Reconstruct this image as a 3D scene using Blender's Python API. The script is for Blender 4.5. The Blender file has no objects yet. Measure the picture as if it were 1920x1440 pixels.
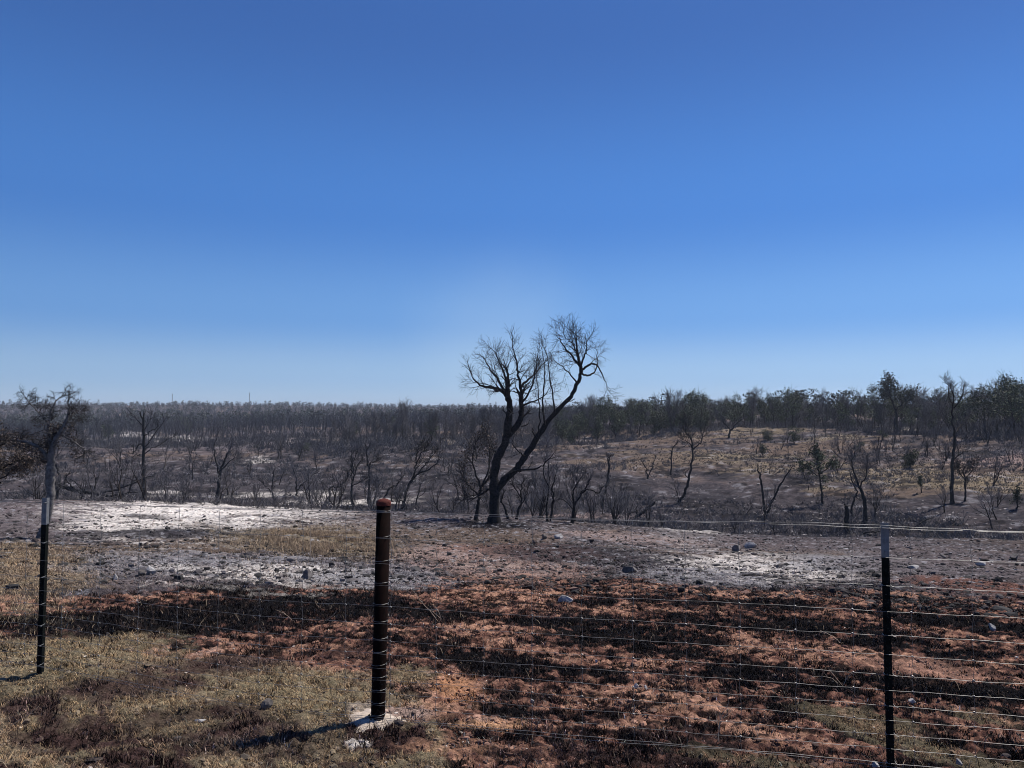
import bpy, math, random
import numpy as np
from mathutils import Vector

S = bpy.context.scene
COL = S.collection
R = math.radians

# ------------------------------------------------------------------ camera
EYE = 1.63
FPX = 1420.0                       # focal length in pixels of a 1920 px wide picture
PITCH = 2.0
cam_d = bpy.data.cameras.new('camera')
cam_d.sensor_width = 36.0
cam_d.lens = 36.0 * FPX / 1920.0
cam_d.clip_start = 0.05
cam_d.clip_end = 12000
cam = bpy.data.objects.new('camera', cam_d)
COL.objects.link(cam)
cam.location = (0, 0, EYE)
cam.rotation_euler = (R(90 + PITCH), 0, 0)
S.camera = cam

# ------------------------------------------------------------------ sun and sky
SUN_AZ = 57.5                      # degrees clockwise from the view direction (+Y)
SUN_EL = 57.0
sun_d = bpy.data.lights.new('sun', 'SUN')
sun_d.energy = 5.0
sun_d.angle = R(0.5)
sun_d.color = (1.0, 0.95, 0.87)
sun = bpy.data.objects.new('sun', sun_d)
COL.objects.link(sun)
sv = Vector((math.sin(R(SUN_AZ)) * math.cos(R(SUN_EL)), math.cos(R(SUN_AZ)) * math.cos(R(SUN_EL)), math.sin(R(SUN_EL))))
sun.rotation_euler = sv.to_track_quat('Z', 'Y').to_euler()
sun.location = sv * 50

W = bpy.data.worlds.new('World')
S.world = W
W.use_nodes = True
wt = W.node_tree
wt.nodes.clear()
def wn(t, **k):
    n = wt.nodes.new(t)
    for a, b in k.items(): setattr(n, a, b)
    return n
wo = wn('ShaderNodeOutputWorld'); bg = wn('ShaderNodeBackground')
sky = wn('ShaderNodeTexSky', sky_type='NISHITA', sun_disc=False, sun_elevation=R(SUN_EL), sun_rotation=R(SUN_AZ),
         altitude=300, air_density=1.0, dust_density=0.6, ozone_density=3.0)
hs = wn('ShaderNodeHueSaturation')
hs.inputs['Saturation'].default_value = 1.12
hs.inputs['Hue'].default_value = 0.515
tc = wn('ShaderNodeTexCoord')
# pale drifting smoke low over the horizon, in the direction of the old fire
dotn = wn('ShaderNodeVectorMath', operation='DOT_PRODUCT')
sx = (940 - 960) / FPX; sz = (770 - 690) / FPX
smd = Vector((sx, 1, sz)).normalized()
mapn = wn('ShaderNodeMapping'); mapn.inputs['Scale'].default_value = (1, 1, 0.8)
subn = wn('ShaderNodeVectorMath', operation='SUBTRACT'); subn.inputs[1].default_value = smd
sc = wn('ShaderNodeVectorMath', operation='MULTIPLY'); sc.inputs[1].default_value = (6.5, 2.5, 6.0)
ln = wn('ShaderNodeVectorMath', operation='LENGTH')
nz = wn('ShaderNodeTexNoise'); nz.inputs['Scale'].default_value = 6.0; nz.inputs['Detail'].default_value = 3
ad = wn('ShaderNodeMath', operation='MULTIPLY_ADD'); ad.inputs[1].default_value = 0.5; 
mr = wn('ShaderNodeMapRange', interpolation_type='SMOOTHERSTEP')
mr.inputs['From Min'].default_value = 1.45; mr.inputs['From Max'].default_value = 0.1
mr.inputs['To Min'].default_value = 0.0; mr.inputs['To Max'].default_value = 0.26
mx = wn('ShaderNodeMix', data_type='RGBA')
mx.inputs['B'].default_value = (5.6, 7.2, 8.6, 1)
L = wt.links.new
L(tc.outputs['Generated'], subn.inputs[0]); L(subn.outputs[0], sc.inputs[0]); L(sc.outputs[0], ln.inputs[0])
L(tc.outputs['Generated'], nz.inputs['Vector']); L(nz.outputs['Fac'], ad.inputs[0]); L(ln.outputs['Value'], ad.inputs[2])
L(ad.outputs[0], mr.inputs['Value'])
sep = wn('ShaderNodeSeparateXYZ'); L(tc.outputs['Generated'], sep.inputs[0])
rmp = wn('ShaderNodeValToRGB'); cr = rmp.color_ramp; cr.interpolation = 'EASE'
stops = [(0.0, (4.3, 6.2, 8.5)), (0.045, (3.2, 5.3, 8.4)), (0.12, (1.55, 3.75, 8.0)), (0.25, (0.72, 2.45, 6.9)), (0.47, (0.48, 1.5, 4.7)), (1.0, (0.3, 0.8, 3.0))]
while len(cr.elements) < len(stops): cr.elements.new(0.5)
for e, (p_, c_) in zip(cr.elements, stops): e.position = p_; e.color = (c_[0] / 10, c_[1] / 10, c_[2] / 10, 1)
L(sep.outputs['Z'], rmp.inputs[0])
# a little paler and more violet towards the sun, on the right
azr = wn('ShaderNodeMapRange'); azr.inputs['From Min'].default_value = -0.6; azr.inputs['From Max'].default_value = 0.6
azr.inputs['To Min'].default_value = 8.6; azr.inputs['To Max'].default_value = 11.4
L(sep.outputs['X'], azr.inputs['Value'])
azm = wn('ShaderNodeVectorMath', operation='SCALE'); L(rmp.outputs[0], azm.inputs[0]); L(azr.outputs[0], azm.inputs['Scale'])
blend = wn('ShaderNodeMix', data_type='RGBA'); blend.inputs['Factor'].default_value = 0.90
L(sky.outputs[0], hs.inputs['Color']); L(hs.outputs[0], blend.inputs['A']); L(azm.outputs[0], blend.inputs['B']); L(blend.outputs['Result'], mx.inputs['A']); L(mr.outputs[0], mx.inputs['Factor'])
L(mx.outputs['Result'], bg.inputs['Color'])
bg.inputs['Strength'].default_value = 0.082
L(bg.outputs[0], wo.inputs[0])

S.view_settings.view_transform = 'Standard'
S.view_settings.look = 'None'
S.view_settings.exposure = 0.25
S.view_settings.gamma = 1.0
S.render.engine = 'CYCLES'
S.cycles.pixel_filter_type = 'BLACKMAN_HARRIS'
S.cycles.filter_width = 1.0

# ------------------------------------------------------------------ noise
def _hash(ix, iy, seed):
    h = (ix.astype(np.int64) * 374761393 + iy.astype(np.int64) * 668265263 + seed * 1442695041) & 0x7fffffff
    h = ((h ^ (h >> 13)) * 1274126177) & 0x7fffffff
    return ((h ^ (h >> 16)) & 0xffff) / 65535.0
def vnoise(x, y, seed=0):
    ix = np.floor(x); iy = np.floor(y)
    fx = x - ix; fy = y - iy
    fx = fx * fx * (3 - 2 * fx); fy = fy * fy * (3 - 2 * fy)
    a = _hash(ix, iy, seed); b = _hash(ix + 1, iy, seed); c = _hash(ix, iy + 1, seed); d = _hash(ix + 1, iy + 1, seed)
    return (a + (b - a) * fx) * (1 - fy) + (c + (d - c) * fx) * fy
def fbm(x, y, seed=0, o=4, g=0.5):
    x = np.asarray(x, float); y = np.asarray(y, float)
    s = 0; a = 1; t = 0
    for i in range(o):
        s = s + a * vnoise(x, y, seed + i * 17); t += a; a *= g
        x = x * 2.03 + 13.7; y = y * 2.03 + 7.1
    return s / t
def sstep(a, b, x):
    t = np.clip((x - a) / (b - a), 0, 1)
    return t * t * (3 - 2 * t)

# ------------------------------------------------------------------ terrain height
PX = np.array([-1500, -400, 0, 480, 960, 1440, 1920, 2400, 3600], float)
TH = np.arctan((PX - 960) / FPX)
RR = np.array([0.5, 2, 4, 6, 9, 13, 18, 25, 32, 40, 50, 65, 90, 120, 150, 200, 300, 500, 900, 1500, 4000], float)
DROP = np.array([
    [1.55, 1.60, 1.63, 1.65, 1.67],
    [1.55, 1.60, 1.63, 1.65, 1.67],
    [1.50, 1.58, 1.63, 1.66, 1.70],
    [1.52, 1.65, 1.73, 1.76, 1.78],
    [1.65, 1.88, 2.05, 2.05, 1.97],
    [1.95, 2.30, 2.52, 2.62, 2.45],
    [2.35, 2.82, 3.12, 3.35, 3.15],
    [2.95, 3.45, 3.78, 4.15, 3.85],
    [3.40, 4.05, 4.35, 5.05, 4.45],
    [3.80, 4.65, 5.90, 6.70, 6.00],
    [6.00, 7.50, 8.00, 8.00, 7.00],
    [7.50, 8.50, 8.50, 7.80, 6.40],
    [8.50, 8.00, 7.50, 6.40, 4.80],
    [8.00, 7.00, 6.10, 4.40, 2.80],
    [7.60, 6.30, 5.00, 3.00, 1.80],
    [8.00, 6.60, 4.60, 2.00, 1.00],
    [9.00, 7.00, 4.50, 1.50, 1.00],
    [6.50, 4.50, 3.00, 1.00, 1.00],
    [-5.0, -6.5, -2.0, 1.00, 1.00],
    [2.0, 2.0, 2.0, 2.0, 2.0],
    [4.0, 4.0, 4.0, 4.0, 4.0]])
DROP = np.concatenate([DROP[:, :1], DROP[:, :1], DROP, DROP[:, -1:], DROP[:, -1:]], axis=1)
NR, NT = 500, 360
lr = np.linspace(math.log(0.5), math.log(4000), NR)
tt = np.linspace(TH[0], TH[-1], NT)
tmp = np.stack([np.interp(lr, np.log(RR), DROP[:, j]) for j in range(len(PX))], 1)
tab = np.stack([np.interp(tt, TH, tmp[i]) for i in range(NR)], 0)
def blur(a, n, axis):
    k = np.hanning(n + 2)[1:-1]; k /= k.sum()
    pad = [(0, 0), (0, 0)]; pad[axis] = (n // 2, n // 2)
    b = np.pad(a, pad, mode='edge')
    return np.apply_along_axis(lambda v: np.convolve(v, k, 'valid'), axis, b)
tab = blur(tab, 15, 0); tab = blur(tab, 41, 1)
def H0(x, y):
    r = np.clip(np.hypot(x, y), 0.5, 4000); th = np.arctan2(x, y)
    back = np.clip((np.abs(th) - TH[-1]) / (math.pi - TH[-1]), 0, 1)
    th = np.where(np.abs(th) > TH[-1], np.sign(th) * (TH[-1] * (1 - back)), th)
    fi = (np.log(r) - lr[0]) / (lr[1] - lr[0]); fi = np.clip(fi, 0, NR - 1.001); i = fi.astype(int); fi = fi - i
    fj = (th - tt[0]) / (tt[1] - tt[0]); fj = np.clip(fj, 0, NT - 1.001); j = fj.astype(int); fj = fj - j
    d = (tab[i, j] * (1 - fi) + tab[i + 1, j] * fi) * (1 - fj) + (tab[i, j + 1] * (1 - fi) + tab[i + 1, j + 1] * fi) * fj
    return EYE - d
def H(x, y):
    x = np.asarray(x, float); y = np.asarray(y, float)
    r = np.hypot(x, y)
    z = H0(x, y)
    z = z + (fbm(x * 1.3, y * 1.3, 3, 3) - 0.5) * 0.09 * sstep(1.5, 7, r)
    z = z + (fbm(x * 0.35, y * 0.35, 5, 3) - 0.5) * 0.35 * sstep(8, 22, r)
    z = z + (fbm(x * 0.06, y * 0.06, 9, 3) - 0.5) * 2.2 * sstep(40, 110, r)
    z = z + (fbm(x * 0.008, y * 0.008, 11, 3) - 0.5) * 5.0 * sstep(250, 800, r)
    return z
CP, SP = math.cos(R(PITCH)), math.sin(R(PITCH))
def ray(px, py):
    a = (px - 960) / FPX; b = (720 - py) / FPX
    return np.array([a, CP - b * SP, SP + b * CP])
def hit(px, py, rmin=1.2, rmax=1500):
    d = ray(px, py); hd = math.hypot(d[0], d[1])
    t = np.exp(np.linspace(math.log(rmin), math.log(rmax), 1500)) / hd
    z = EYE + t * d[2]; g = H(t * d[0], t * d[1])
    k = np.nonzero(z < g)[0]
    i = k[0] if len(k) else len(t) - 1
    tq = t[i]
    return np.array([tq * d[0], tq * d[1], float(H(tq * d[0], tq * d[1]))])
def at(px, Y, py=None):
    """world point at forward distance Y seen in column px (row py, or on the ground)"""
    if py is None:
        X = (px - 960) / FPX * Y
        return np.array([X, Y, float(H(X, Y))])
    d = ray(px, py); t = Y / d[1]
    return np.array([d[0] * t, Y, EYE + d[2] * t])
def proj(p):
    x, y, z = p[0], p[1], p[2] - EYE
    dep = y * CP + z * SP; up = -y * SP + z * CP
    return 960 + FPX * x / dep, 720 - FPX * up / dep

# ------------------------------------------------------------------ materials
def mat(name, build):
    m = bpy.data.materials.new(name); m.use_nodes = True
    nt = m.node_tree; b = nt.nodes['Principled BSDF']
    build(nt, b)
    return m
def noise_mat(name, c1, c2, scale=8, rough=0.9, bump=0.3, metallic=0.0, attr=None, spec=0.3, rnd=0.0, bscale=None):
    def f(nt, b):
        N = nt.nodes.new
        tcn = N('ShaderNodeTexCoord'); n = N('ShaderNodeTexNoise'); n.inputs['Scale'].default_value = scale; n.inputs['Detail'].default_value = 6
        n.inputs['Roughness'].default_value = 0.65
        nt.links.new(tcn.outputs['Object'], n.inputs['Vector'])
        rp = N('ShaderNodeMapRange'); rp.inputs['From Min'].default_value = 0.3; rp.inputs['From Max'].default_value = 0.7
        nt.links.new(n.outputs['Fac'], rp.inputs['Value'])
        mix = N('ShaderNodeMix'); mix.data_type = 'RGBA'
        mix.inputs['A'].default_value = (*c1, 1); mix.inputs['B'].default_value = (*c2, 1)
        nt.links.new(rp.outputs[0], mix.inputs['Factor'])
        out = mix.outputs['Result']
        if attr:
            a = N('ShaderNodeAttribute'); a.attribute_name = attr
            mm = N('ShaderNodeMix'); mm.data_type = 'RGBA'; mm.blend_type = 'MULTIPLY'; mm.inputs['Factor'].default_value = 1
            nt.links.new(out, mm.inputs['A']); nt.links.new(a.outputs['Color'], mm.inputs['B']); out = mm.outputs['Result']
        if rnd:
            oi = N('ShaderNodeObjectInfo'); h = N('ShaderNodeHueSaturation')
            r1 = N('ShaderNodeMapRange'); r1.inputs['To Min'].default_value = 1 - rnd; r1.inputs['To Max'].default_value = 1 + rnd
            nt.links.new(oi.outputs['Random'], r1.inputs['Value']); nt.links.new(r1.outputs[0], h.inputs['Value'])
            nt.links.new(out, h.inputs['Color']); out = h.outputs[0]
        nt.links.new(out, b.inputs['Base Color'])
        b.inputs['Roughness'].default_value = rough; b.inputs['Metallic'].default_value = metallic
        b.inputs['Specular IOR Level'].default_value = spec
        if bump:
            bp = N('ShaderNodeBump'); bp.inputs['Strength'].default_value = bump; bp.inputs['Distance'].default_value = 0.01
            if bscale:
                n2 = N('ShaderNodeTexNoise'); n2.inputs['Scale'].default_value = bscale; n2.inputs['Detail'].default_value = 5
                nt.links.new(tcn.outputs['Object'], n2.inputs['Vector']); nt.links.new(n2.outputs['Fac'], bp.inputs['Height'])
            else:
                nt.links.new(n.outputs['Fac'], bp.inputs['Height'])
            nt.links.new(bp.outputs[0], b.inputs['Normal'])
    return mat(name, f)
M = {}
M['char_bark'] = noise_mat('charred bark', (0.006, 0.006, 0.007), (0.035, 0.032, 0.032), 14, 0.9, 0.8, spec=0.08)
M['char_brown'] = noise_mat('scorched bark', (0.012, 0.010, 0.009), (0.06, 0.048, 0.042), 10, 0.9, 0.8, spec=0.08)
M['grey_bark'] = noise_mat('grey bark', (0.05, 0.045, 0.042), (0.19, 0.175, 0.165), 18, 0.9, 0.8)
M['grey_twig'] = noise_mat('sooty twigs', (0.045, 0.041, 0.043), (0.135, 0.124, 0.127), 3, 0.9, 0, rnd=0.35)
M['far_twig'] = noise_mat('far sooty twigs', (0.045, 0.041, 0.042), (0.145, 0.132, 0.130), 0.12, 0.95, 0)
M['dark_twig'] = noise_mat('charred twigs', (0.010, 0.009, 0.010), (0.04, 0.034, 0.034), 3, 0.9, 0, rnd=0.3)
M['brown_leaf'] = noise_mat('scorched leaves', (0.035, 0.025, 0.020), (0.105, 0.075, 0.058), 4, 0.8, 0, attr='tint')
M['green_leaf'] = noise_mat('evergreen leaves', (0.024, 0.032, 0.015), (0.078, 0.090, 0.042), 0.9, 0.75, 0, attr='tint', rnd=0.3)
M['far_leaf'] = noise_mat('far evergreen leaves', (0.020, 0.024, 0.018), (0.055, 0.058, 0.042), 0.25, 0.8, 0, attr='tint')
M['rust'] = noise_mat('shade dark rust steel', (0.002, 0.0012, 0.001), (0.009, 0.003, 0.0025), 22, 0.85, 0.12, spec=0.05)  # post's shaded side put into the colour: near black, darker than its rust
M['cap'] = noise_mat('sunlit rust red cap', (0.05, 0.014, 0.010), (0.13, 0.034, 0.026), 40, 0.8, 0.5, spec=0.12)  # lit counterpart of the post's rust, sunlight on the top put into the colour
M['wire'] = noise_mat('galvanised wire', (0.16, 0.155, 0.15), (0.36, 0.355, 0.35), 14, 0.5, 0, metallic=0.9)
M['post_dark'] = noise_mat('dark green painted steel', (0.003, 0.004, 0.0035), (0.009, 0.011, 0.010), 40, 0.8, 0.1, spec=0.08)
M['post_white'] = noise_mat('white painted steel', (0.12, 0.125, 0.13), (0.20, 0.20, 0.205), 40, 0.6, 0.1, spec=0.4)
M['concrete'] = noise_mat('pale footing', (0.30, 0.24, 0.19), (0.55, 0.46, 0.38), 25, 0.95, 1.0)
M['stone'] = noise_mat('limestone', (0.20, 0.185, 0.18), (0.44, 0.41, 0.39), 9, 0.95, 0.9, attr='tint')
M['stone_obj'] = noise_mat('weathered limestone', (0.20, 0.19, 0.185), (0.46, 0.43, 0.41), 9, 0.95, 0.9, rnd=0.25)
M['stone_dark'] = noise_mat('sooty stone', (0.04, 0.034, 0.032), (0.17, 0.15, 0.14), 9, 0.95, 0.9, rnd=0.25)
M['blade'] = noise_mat('grass blades', (0.75, 0.75, 0.75), (1, 1, 1), 3, 0.85, 0, attr='tint', spec=0.04)
M['mast'] = noise_mat('painted mast steel', (0.12, 0.12, 0.13), (0.2, 0.2, 0.2), 3, 0.6, 0)
M['straw'] = noise_mat('dead stalks', (0.30, 0.22, 0.15), (0.55, 0.43, 0.32), 30, 0.8, 0)

def ground_mat(nt, b):
    N = nt.nodes.new; Lk = nt.links.new
    a = N('ShaderNodeAttribute'); a.attribute_name = 'soil'
    g = N('ShaderNodeTexCoord')
    out = a.outputs['Color']
    def nse(scale, det=8, rough=0.7):
        n = N('ShaderNodeTexNoise'); n.inputs['Scale'].default_value = scale; n.inputs['Detail'].default_value = det; n.inputs['Roughness'].default_value = rough
        Lk(g.outputs['Object'], n.inputs['Vector']); return n.outputs['Fac']
    n1 = nse(38); n2 = nse(3.1, 9, 0.75); n3 = nse(140, 4)
    def mul(out, fac, lo, hi, f0=0.3, f1=0.7):
        r = N('ShaderNodeMapRange'); r.inputs['From Min'].default_value = f0; r.inputs['From Max'].default_value = f1
        r.inputs['To Min'].default_value = lo; r.inputs['To Max'].default_value = hi; Lk(fac, r.inputs['Value'])
        m = N('ShaderNodeVectorMath'); m.operation = 'SCALE'; Lk(out, m.inputs[0]); Lk(r.outputs[0], m.inputs['Scale'])
        return m.outputs[0]
    out = mul(out, n1, 0.32, 1.6); out = mul(out, n2, 0.55, 1.42); out = mul(out, n3, 0.55, 1.4)
    Lk(out, b.inputs['Base Color'])
    b.inputs['Roughness'].default_value = 0.97; b.inputs['Specular IOR Level'].default_value = 0.02
    h = N('ShaderNodeMath'); h.operation = 'MULTIPLY_ADD'; Lk(n2, h.inputs[0]); h.inputs[1].default_value = 2.5; Lk(n1, h.inputs[2])
    bp = N('ShaderNodeBump'); bp.inputs['Strength'].default_value = 0.9; bp.inputs['Distance'].default_value = 0.035
    Lk(h.outputs[0], bp.inputs['Height']); Lk(bp.outputs[0], b.inputs['Normal'])
M['ground'] = mat('burnt ground', ground_mat)

# ------------------------------------------------------------------ mesh helpers
class MB:
    def __init__(s): s.v = []; s.f3 = []; s.f4 = []; s.n = 0; s.tint = []; s.hast = False
    def add(s, v, f3=None, f4=None, tint=None):
        v = np.asarray(v, np.float32).reshape(-1, 3)
        s.v.append(v)
        if f3 is not None and len(f3): s.f3.append(np.asarray(f3, np.int64).reshape(-1, 3) + s.n)
        if f4 is not None and len(f4): s.f4.append(np.asarray(f4, np.int64).reshape(-1, 4) + s.n)
        if tint is not None: s.hast = True
        s.tint.append(np.ones((len(v), 3), np.float32) if tint is None else np.asarray(tint, np.float32))
        s.n += len(v)
        return s
    def mesh(s, name, material, smooth=False, attr='tint'):
        me = bpy.data.meshes.new(name)
        v = np.concatenate(s.v) if s.v else np.zeros((0, 3), np.float32)
        f3 = np.concatenate(s.f3) if s.f3 else np.zeros((0, 3), np.int64)
        f4 = np.concatenate(s.f4) if s.f4 else np.zeros((0, 4), np.int64)
        me.vertices.add(len(v)); me.vertices.foreach_set('co', v.ravel())
        idx = np.concatenate([f3.ravel(), f4.ravel()]).astype(np.int32)
        me.loops.add(len(idx)); me.loops.foreach_set('vertex_index', idx)
        me.polygons.add(len(f3) + len(f4))
        st = np.concatenate([np.arange(len(f3)) * 3, len(f3) * 3 + np.arange(len(f4)) * 4]).astype(np.int32)
        me.polygons.foreach_set('loop_start', st)
        me.polygons.foreach_set('use_smooth', np.full(len(st), smooth))
        me.update(calc_edges=True)
        if s.hast:
            c = np.concatenate(s.tint); c = np.concatenate([c, np.ones((len(c), 1), np.float32)], 1)
            at_ = me.color_attributes.new(attr, 'FLOAT_COLOR', 'POINT'); at_.data.foreach_set('color', c.ravel())
        me.materials.append(material)
        return me
    def build(s, name, material, parent=None, smooth=False, loc=None, attr='tint'):
        if loc is not None:
            for v in s.v: v -= np.asarray(loc, np.float32)
        o = bpy.data.objects.new(name, s.mesh(name, material, smooth, attr)); COL.objects.link(o)
        if loc is not None and parent is None: o.location = loc
        if parent is not None: o.parent = parent
        return o
def tag(o, label=None, cat=None, group=None, kind=None):
    if label: o['label'] = label
    if cat: o['category'] = cat
    if group: o['group'] = group
    if kind: o['kind'] = kind
    return o
def empty(name, loc, label=None, cat=None, group=None):
    o = bpy.data.objects.new(name, None); COL.objects.link(o); o.location = loc
    o.empty_display_size = 0.2
    return tag(o, label, cat, group)
def copy_tree(o, parent=None):
    c = o.copy(); COL.objects.link(c)
    if parent is not None: c.parent = parent
    for ch in o.children: copy_tree(ch, c)
    return c

def tubes(mb, lines, sides=3):
    """lines: list of (points (n,3), radii (n,)); batched by length"""
    by = {}
    for p, r in lines: by.setdefault(len(p), []).append((p, r))
    for n, g in by.items():
        P = np.array([a for a, _ in g], float); Q = np.array([b for _, b in g], float)
        T = np.empty_like(P); T[:, 1:-1] = P[:, 2:] - P[:, :-2]; T[:, 0] = P[:, 1] - P[:, 0]; T[:, -1] = P[:, -1] - P[:, -2]
        T /= np.linalg.norm(T, axis=2, keepdims=True) + 1e-9
        ref = np.where(np.abs(T[:, :1, 2:3]) > 0.8, np.array([[[1.0, 0.1, 0]]]), np.array([[[0.05, 0, 1.0]]]))
        ref = np.broadcast_to(ref, T.shape)
        U = np.cross(T, ref); U /= np.linalg.norm(U, axis=2, keepdims=True) + 1e-9
        V = np.cross(T, U)
        an = np.arange(sides) * 2 * math.pi / sides
        ring = P[:, :, None] + Q[:, :, None, None] * (U[:, :, None] * np.cos(an)[None, None, :, None] + V[:, :, None] * np.sin(an)[None, None, :, None])
        m = len(g)
        verts = ring.reshape(-1, 3)
        base = (np.arange(m) * n * sides)[:, None, None]; i = (np.arange(n - 1) * sides)[None, :, None]; k = np.arange(sides)[None, None]
        k2 = (k + 1) % sides
        f = np.stack([base + i + k, base + i + k2, base + i + sides + k2, base + i + sides + k], -1).reshape(-1, 4)
        mb.add(verts, f4=f)
        if sides > 3:   # close tips
            c = P[:, -1] + T[:, -1] * Q[:, -1:] * 0.5
            allv = np.concatenate([ring[:, -1], c[:, None]], 1).reshape(-1, 3)
            b2 = (np.arange(m) * (sides + 1))[:, None]; kk = np.arange(sides)[None]
            mb.add(allv, f3=np.stack([b2 + kk, b2 + (kk + 1) % sides, b2 + sides + 0 * kk], -1).reshape(-1, 3))
    return mb

def unit(v): return v / (np.linalg.norm(v) + 1e-9)
def branch(rng, p, d, Ln, r0, r1, n, wander=0.25, up=0.0):
    pts = [np.array(p, float)]; d = unit(np.array(d, float)); s = Ln / (n - 1)
    for i in range(n - 1):
        d = unit(d + rng.normal(0, wander, 3) + np.array([0, 0, up]))
        pts.append(pts[-1] + d * s)
    return np.array(pts), np.linspace(r0, r1, n)
def side_dir(rng, t, ang, up=0.2):
    v = rng.normal(0, 1, 3); v -= v.dot(t) * t; v = unit(v)
    return unit(t * math.cos(ang) + v * math.sin(ang) + np.array([0, 0, up]))
def spawn(rng, line, count, Lf, lo=0.25, ang=(0.5, 1.0), up=0.15, n=5, wander=0.2, rf=0.55, rend=0.25, minr=0.0):
    pts, rad = line; out = []
    seg = np.linalg.norm(np.diff(pts, axis=0), axis=1); tot = seg.sum(); cum = np.concatenate([[0], np.cumsum(seg)]) / tot
    for k in range(count):
        t = lo + (1 - lo) * ((k + rng.random()) / count)
        t = min(t, 0.999)
        i = int(np.searchsorted(cum, t) - 1); i = max(0, min(i, len(pts) - 2)); f = (t - cum[i]) / (cum[i + 1] - cum[i] + 1e-9)
        p = pts[i] * (1 - f) + pts[i + 1] * f; r = rad[i] * (1 - f) + rad[i + 1] * f
        T = unit(pts[i + 1] - pts[i])
        Ln = Lf * (1.15 - 0.6 * t) * rng.uniform(0.6, 1.25)
        r0 = max(r * rf, minr)
        out.append(branch(rng, p, side_dir(rng, T, rng.uniform(*ang), up), Ln, r0, max(r0 * rend, minr * 0.6), n, wander, up * 0.4))
    return out
def leaves(rng, mb, pts, per, size, spread, lo=0.55, hi=1.5, green=False):
    pts = np.asarray(pts); m = len(pts) * per
    c = np.repeat(pts, per, 0) + rng.normal(0, spread, (m, 3))
    a = rng.normal(0, 1, (m, 3)); a /= np.linalg.norm(a, axis=1, keepdims=True)
    b = np.cross(a, rng.normal(0, 1, (m, 3))); b /= np.linalg.norm(b, axis=1, keepdims=True)
    s = size * rng.uniform(0.5, 1.4, (m, 1))
    v = np.stack([c - a * s, c + b * s * 0.45, c + a * s, c - b * s * 0.45], 1).reshape(-1, 3)
    f = np.arange(m * 4).reshape(-1, 4)
    t = rng.uniform(lo, hi, (m, 1)); t = np.repeat(t, 4, 0) * np.ones((1, 3))
    mb.add(v, f4=f, tint=t)

# ------------------------------------------------------------------ ground colours (soil, soot, ash, char), in world space
def C3(r, g, b): return np.array([r, g, b], float)
RED = C3(0.41, 0.228, 0.155); RED2 = C3(0.165, 0.080, 0.060); CHAR = C3(0.010, 0.009, 0.010); BURN = C3(0.060, 0.036, 0.032)
DRY = C3(0.29, 0.23, 0.155); OLIVE = C3(0.205, 0.168, 0.108); SOOT = C3(0.118, 0.097, 0.100); SOOTD = C3(0.042, 0.038, 0.043)
ASH = C3(0.68, 0.62, 0.565); ASHB = C3(0.24, 0.232, 0.245); TAN = C3(0.20, 0.156, 0.106); BRN = C3(0.130, 0.094, 0.073); PINK = C3(0.36, 0.26, 0.225)
def px_of(x, y): return 960 + FPX * x / np.maximum(y, 1e-3)          # bearing
def radius_line(pts):
    b = np.array([p[0] for p in pts], float)
    r = np.array([np.hypot(*hit(px, py)[:2]) for px, py in pts])
    return lambda bear: np.interp(bear, b, r)
ROUGH_END = radius_line([(0, 1115), (120, 1118), (300, 1112), (480, 1098), (700, 1098), (860, 1078), (1050, 1072), (1150, 1078), (1300, 1098), (1500, 1105), (1660, 1108), (1920, 1128)])
GRASS_END = radius_line([(0, 1205), (250, 1200), (400, 1215), (560, 1235), (700, 1250), (780, 1290), (840, 1400), (900, 1550), (1100, 1650), (1400, 1650), (1920, 1650)])
BIAS = []
PATCH = []   # (centre, right unit, fwd unit, half width, half depth, colour, strength, raggedness)
def patch(px, py, rx, ry, col, st=1.0, rag=1.0, edge=0.35, to=None):
    c = hit(px, py); f1 = hit(px, py - ry); f2 = hit(px, py + ry)
    n = np.hypot(f1[0], f1[1]) ; m = np.hypot(f2[0], f2[1]); rc = np.hypot(c[0], c[1])
    hd = min((n - m) / 2, rc * 0.35)
    fw = c[:2] / rc; rt = np.array([fw[1], -fw[0]])
    mid = fw * (min(n, rc * 1.4) + m) / 2
    (PATCH if to is None else to).append((mid, rt, fw, rx * c[1] / FPX, max(hd, 0.04), col, st, rag, edge))
# bench
patch(60, 985, 140, 22, SOOT, 0.9); patch(70, 955, 160, 14, SOOT * 1.1, 0.9)
patch(40, 1055, 110, 45, DRY, 0.95); patch(30, 1090, 150, 30, TAN, 0.7)
patch(300, 1035, 260, 14, BRN, 0.9); patch(450, 1022, 200, 14, BRN, 0.9); patch(430, 1000, 110, 9, SOOTD, 0.9)
patch(330, 970, 165, 30, ASH, .85, 2.0, .5); patch(280, 992, 120, 12, ASH, 0.6, 2.4, .5); patch(350, 962, 110, 12, ASH, .9, 2.0, .4); patch(500, 955, 120, 10, ASH, 0.65, 2.2, .5); patch(70, 990, 110, 26, SOOT, .8); patch(300, 1000, 70, 8, SOOTD, .7, 2); patch(270, 968, 30, 5, SOOTD, .8, 2); patch(210, 985, 60, 14, ASH, .7, 2, .5); patch(330, 962, 90, 12, ASH * 1.08, .8, 1.6, .5); patch(380, 985, 40, 5, BRN, .7, 2)
patch(320, 1003, 190, 8, SOOTD, 0.9); patch(285, 970, 45, 5, SOOTD, 0.7)
patch(420, 931, 150, 4, ASH, 0.6, 2.2, .5); patch(640, 944, 130, 4, ASH, 0.7, 2.2, .5); patch(315, 924, 40, 3, ASH, 1.0)
patch(600, 1015, 150, 26, TAN, 0.95); patch(660, 1035, 130, 16, TAN, 0.7)
patch(420, 1055, 240, 16, ASHB, 0.8, 1.6); patch(300, 1065, 150, 14, ASHB, 0.7, 1.6)
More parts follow.
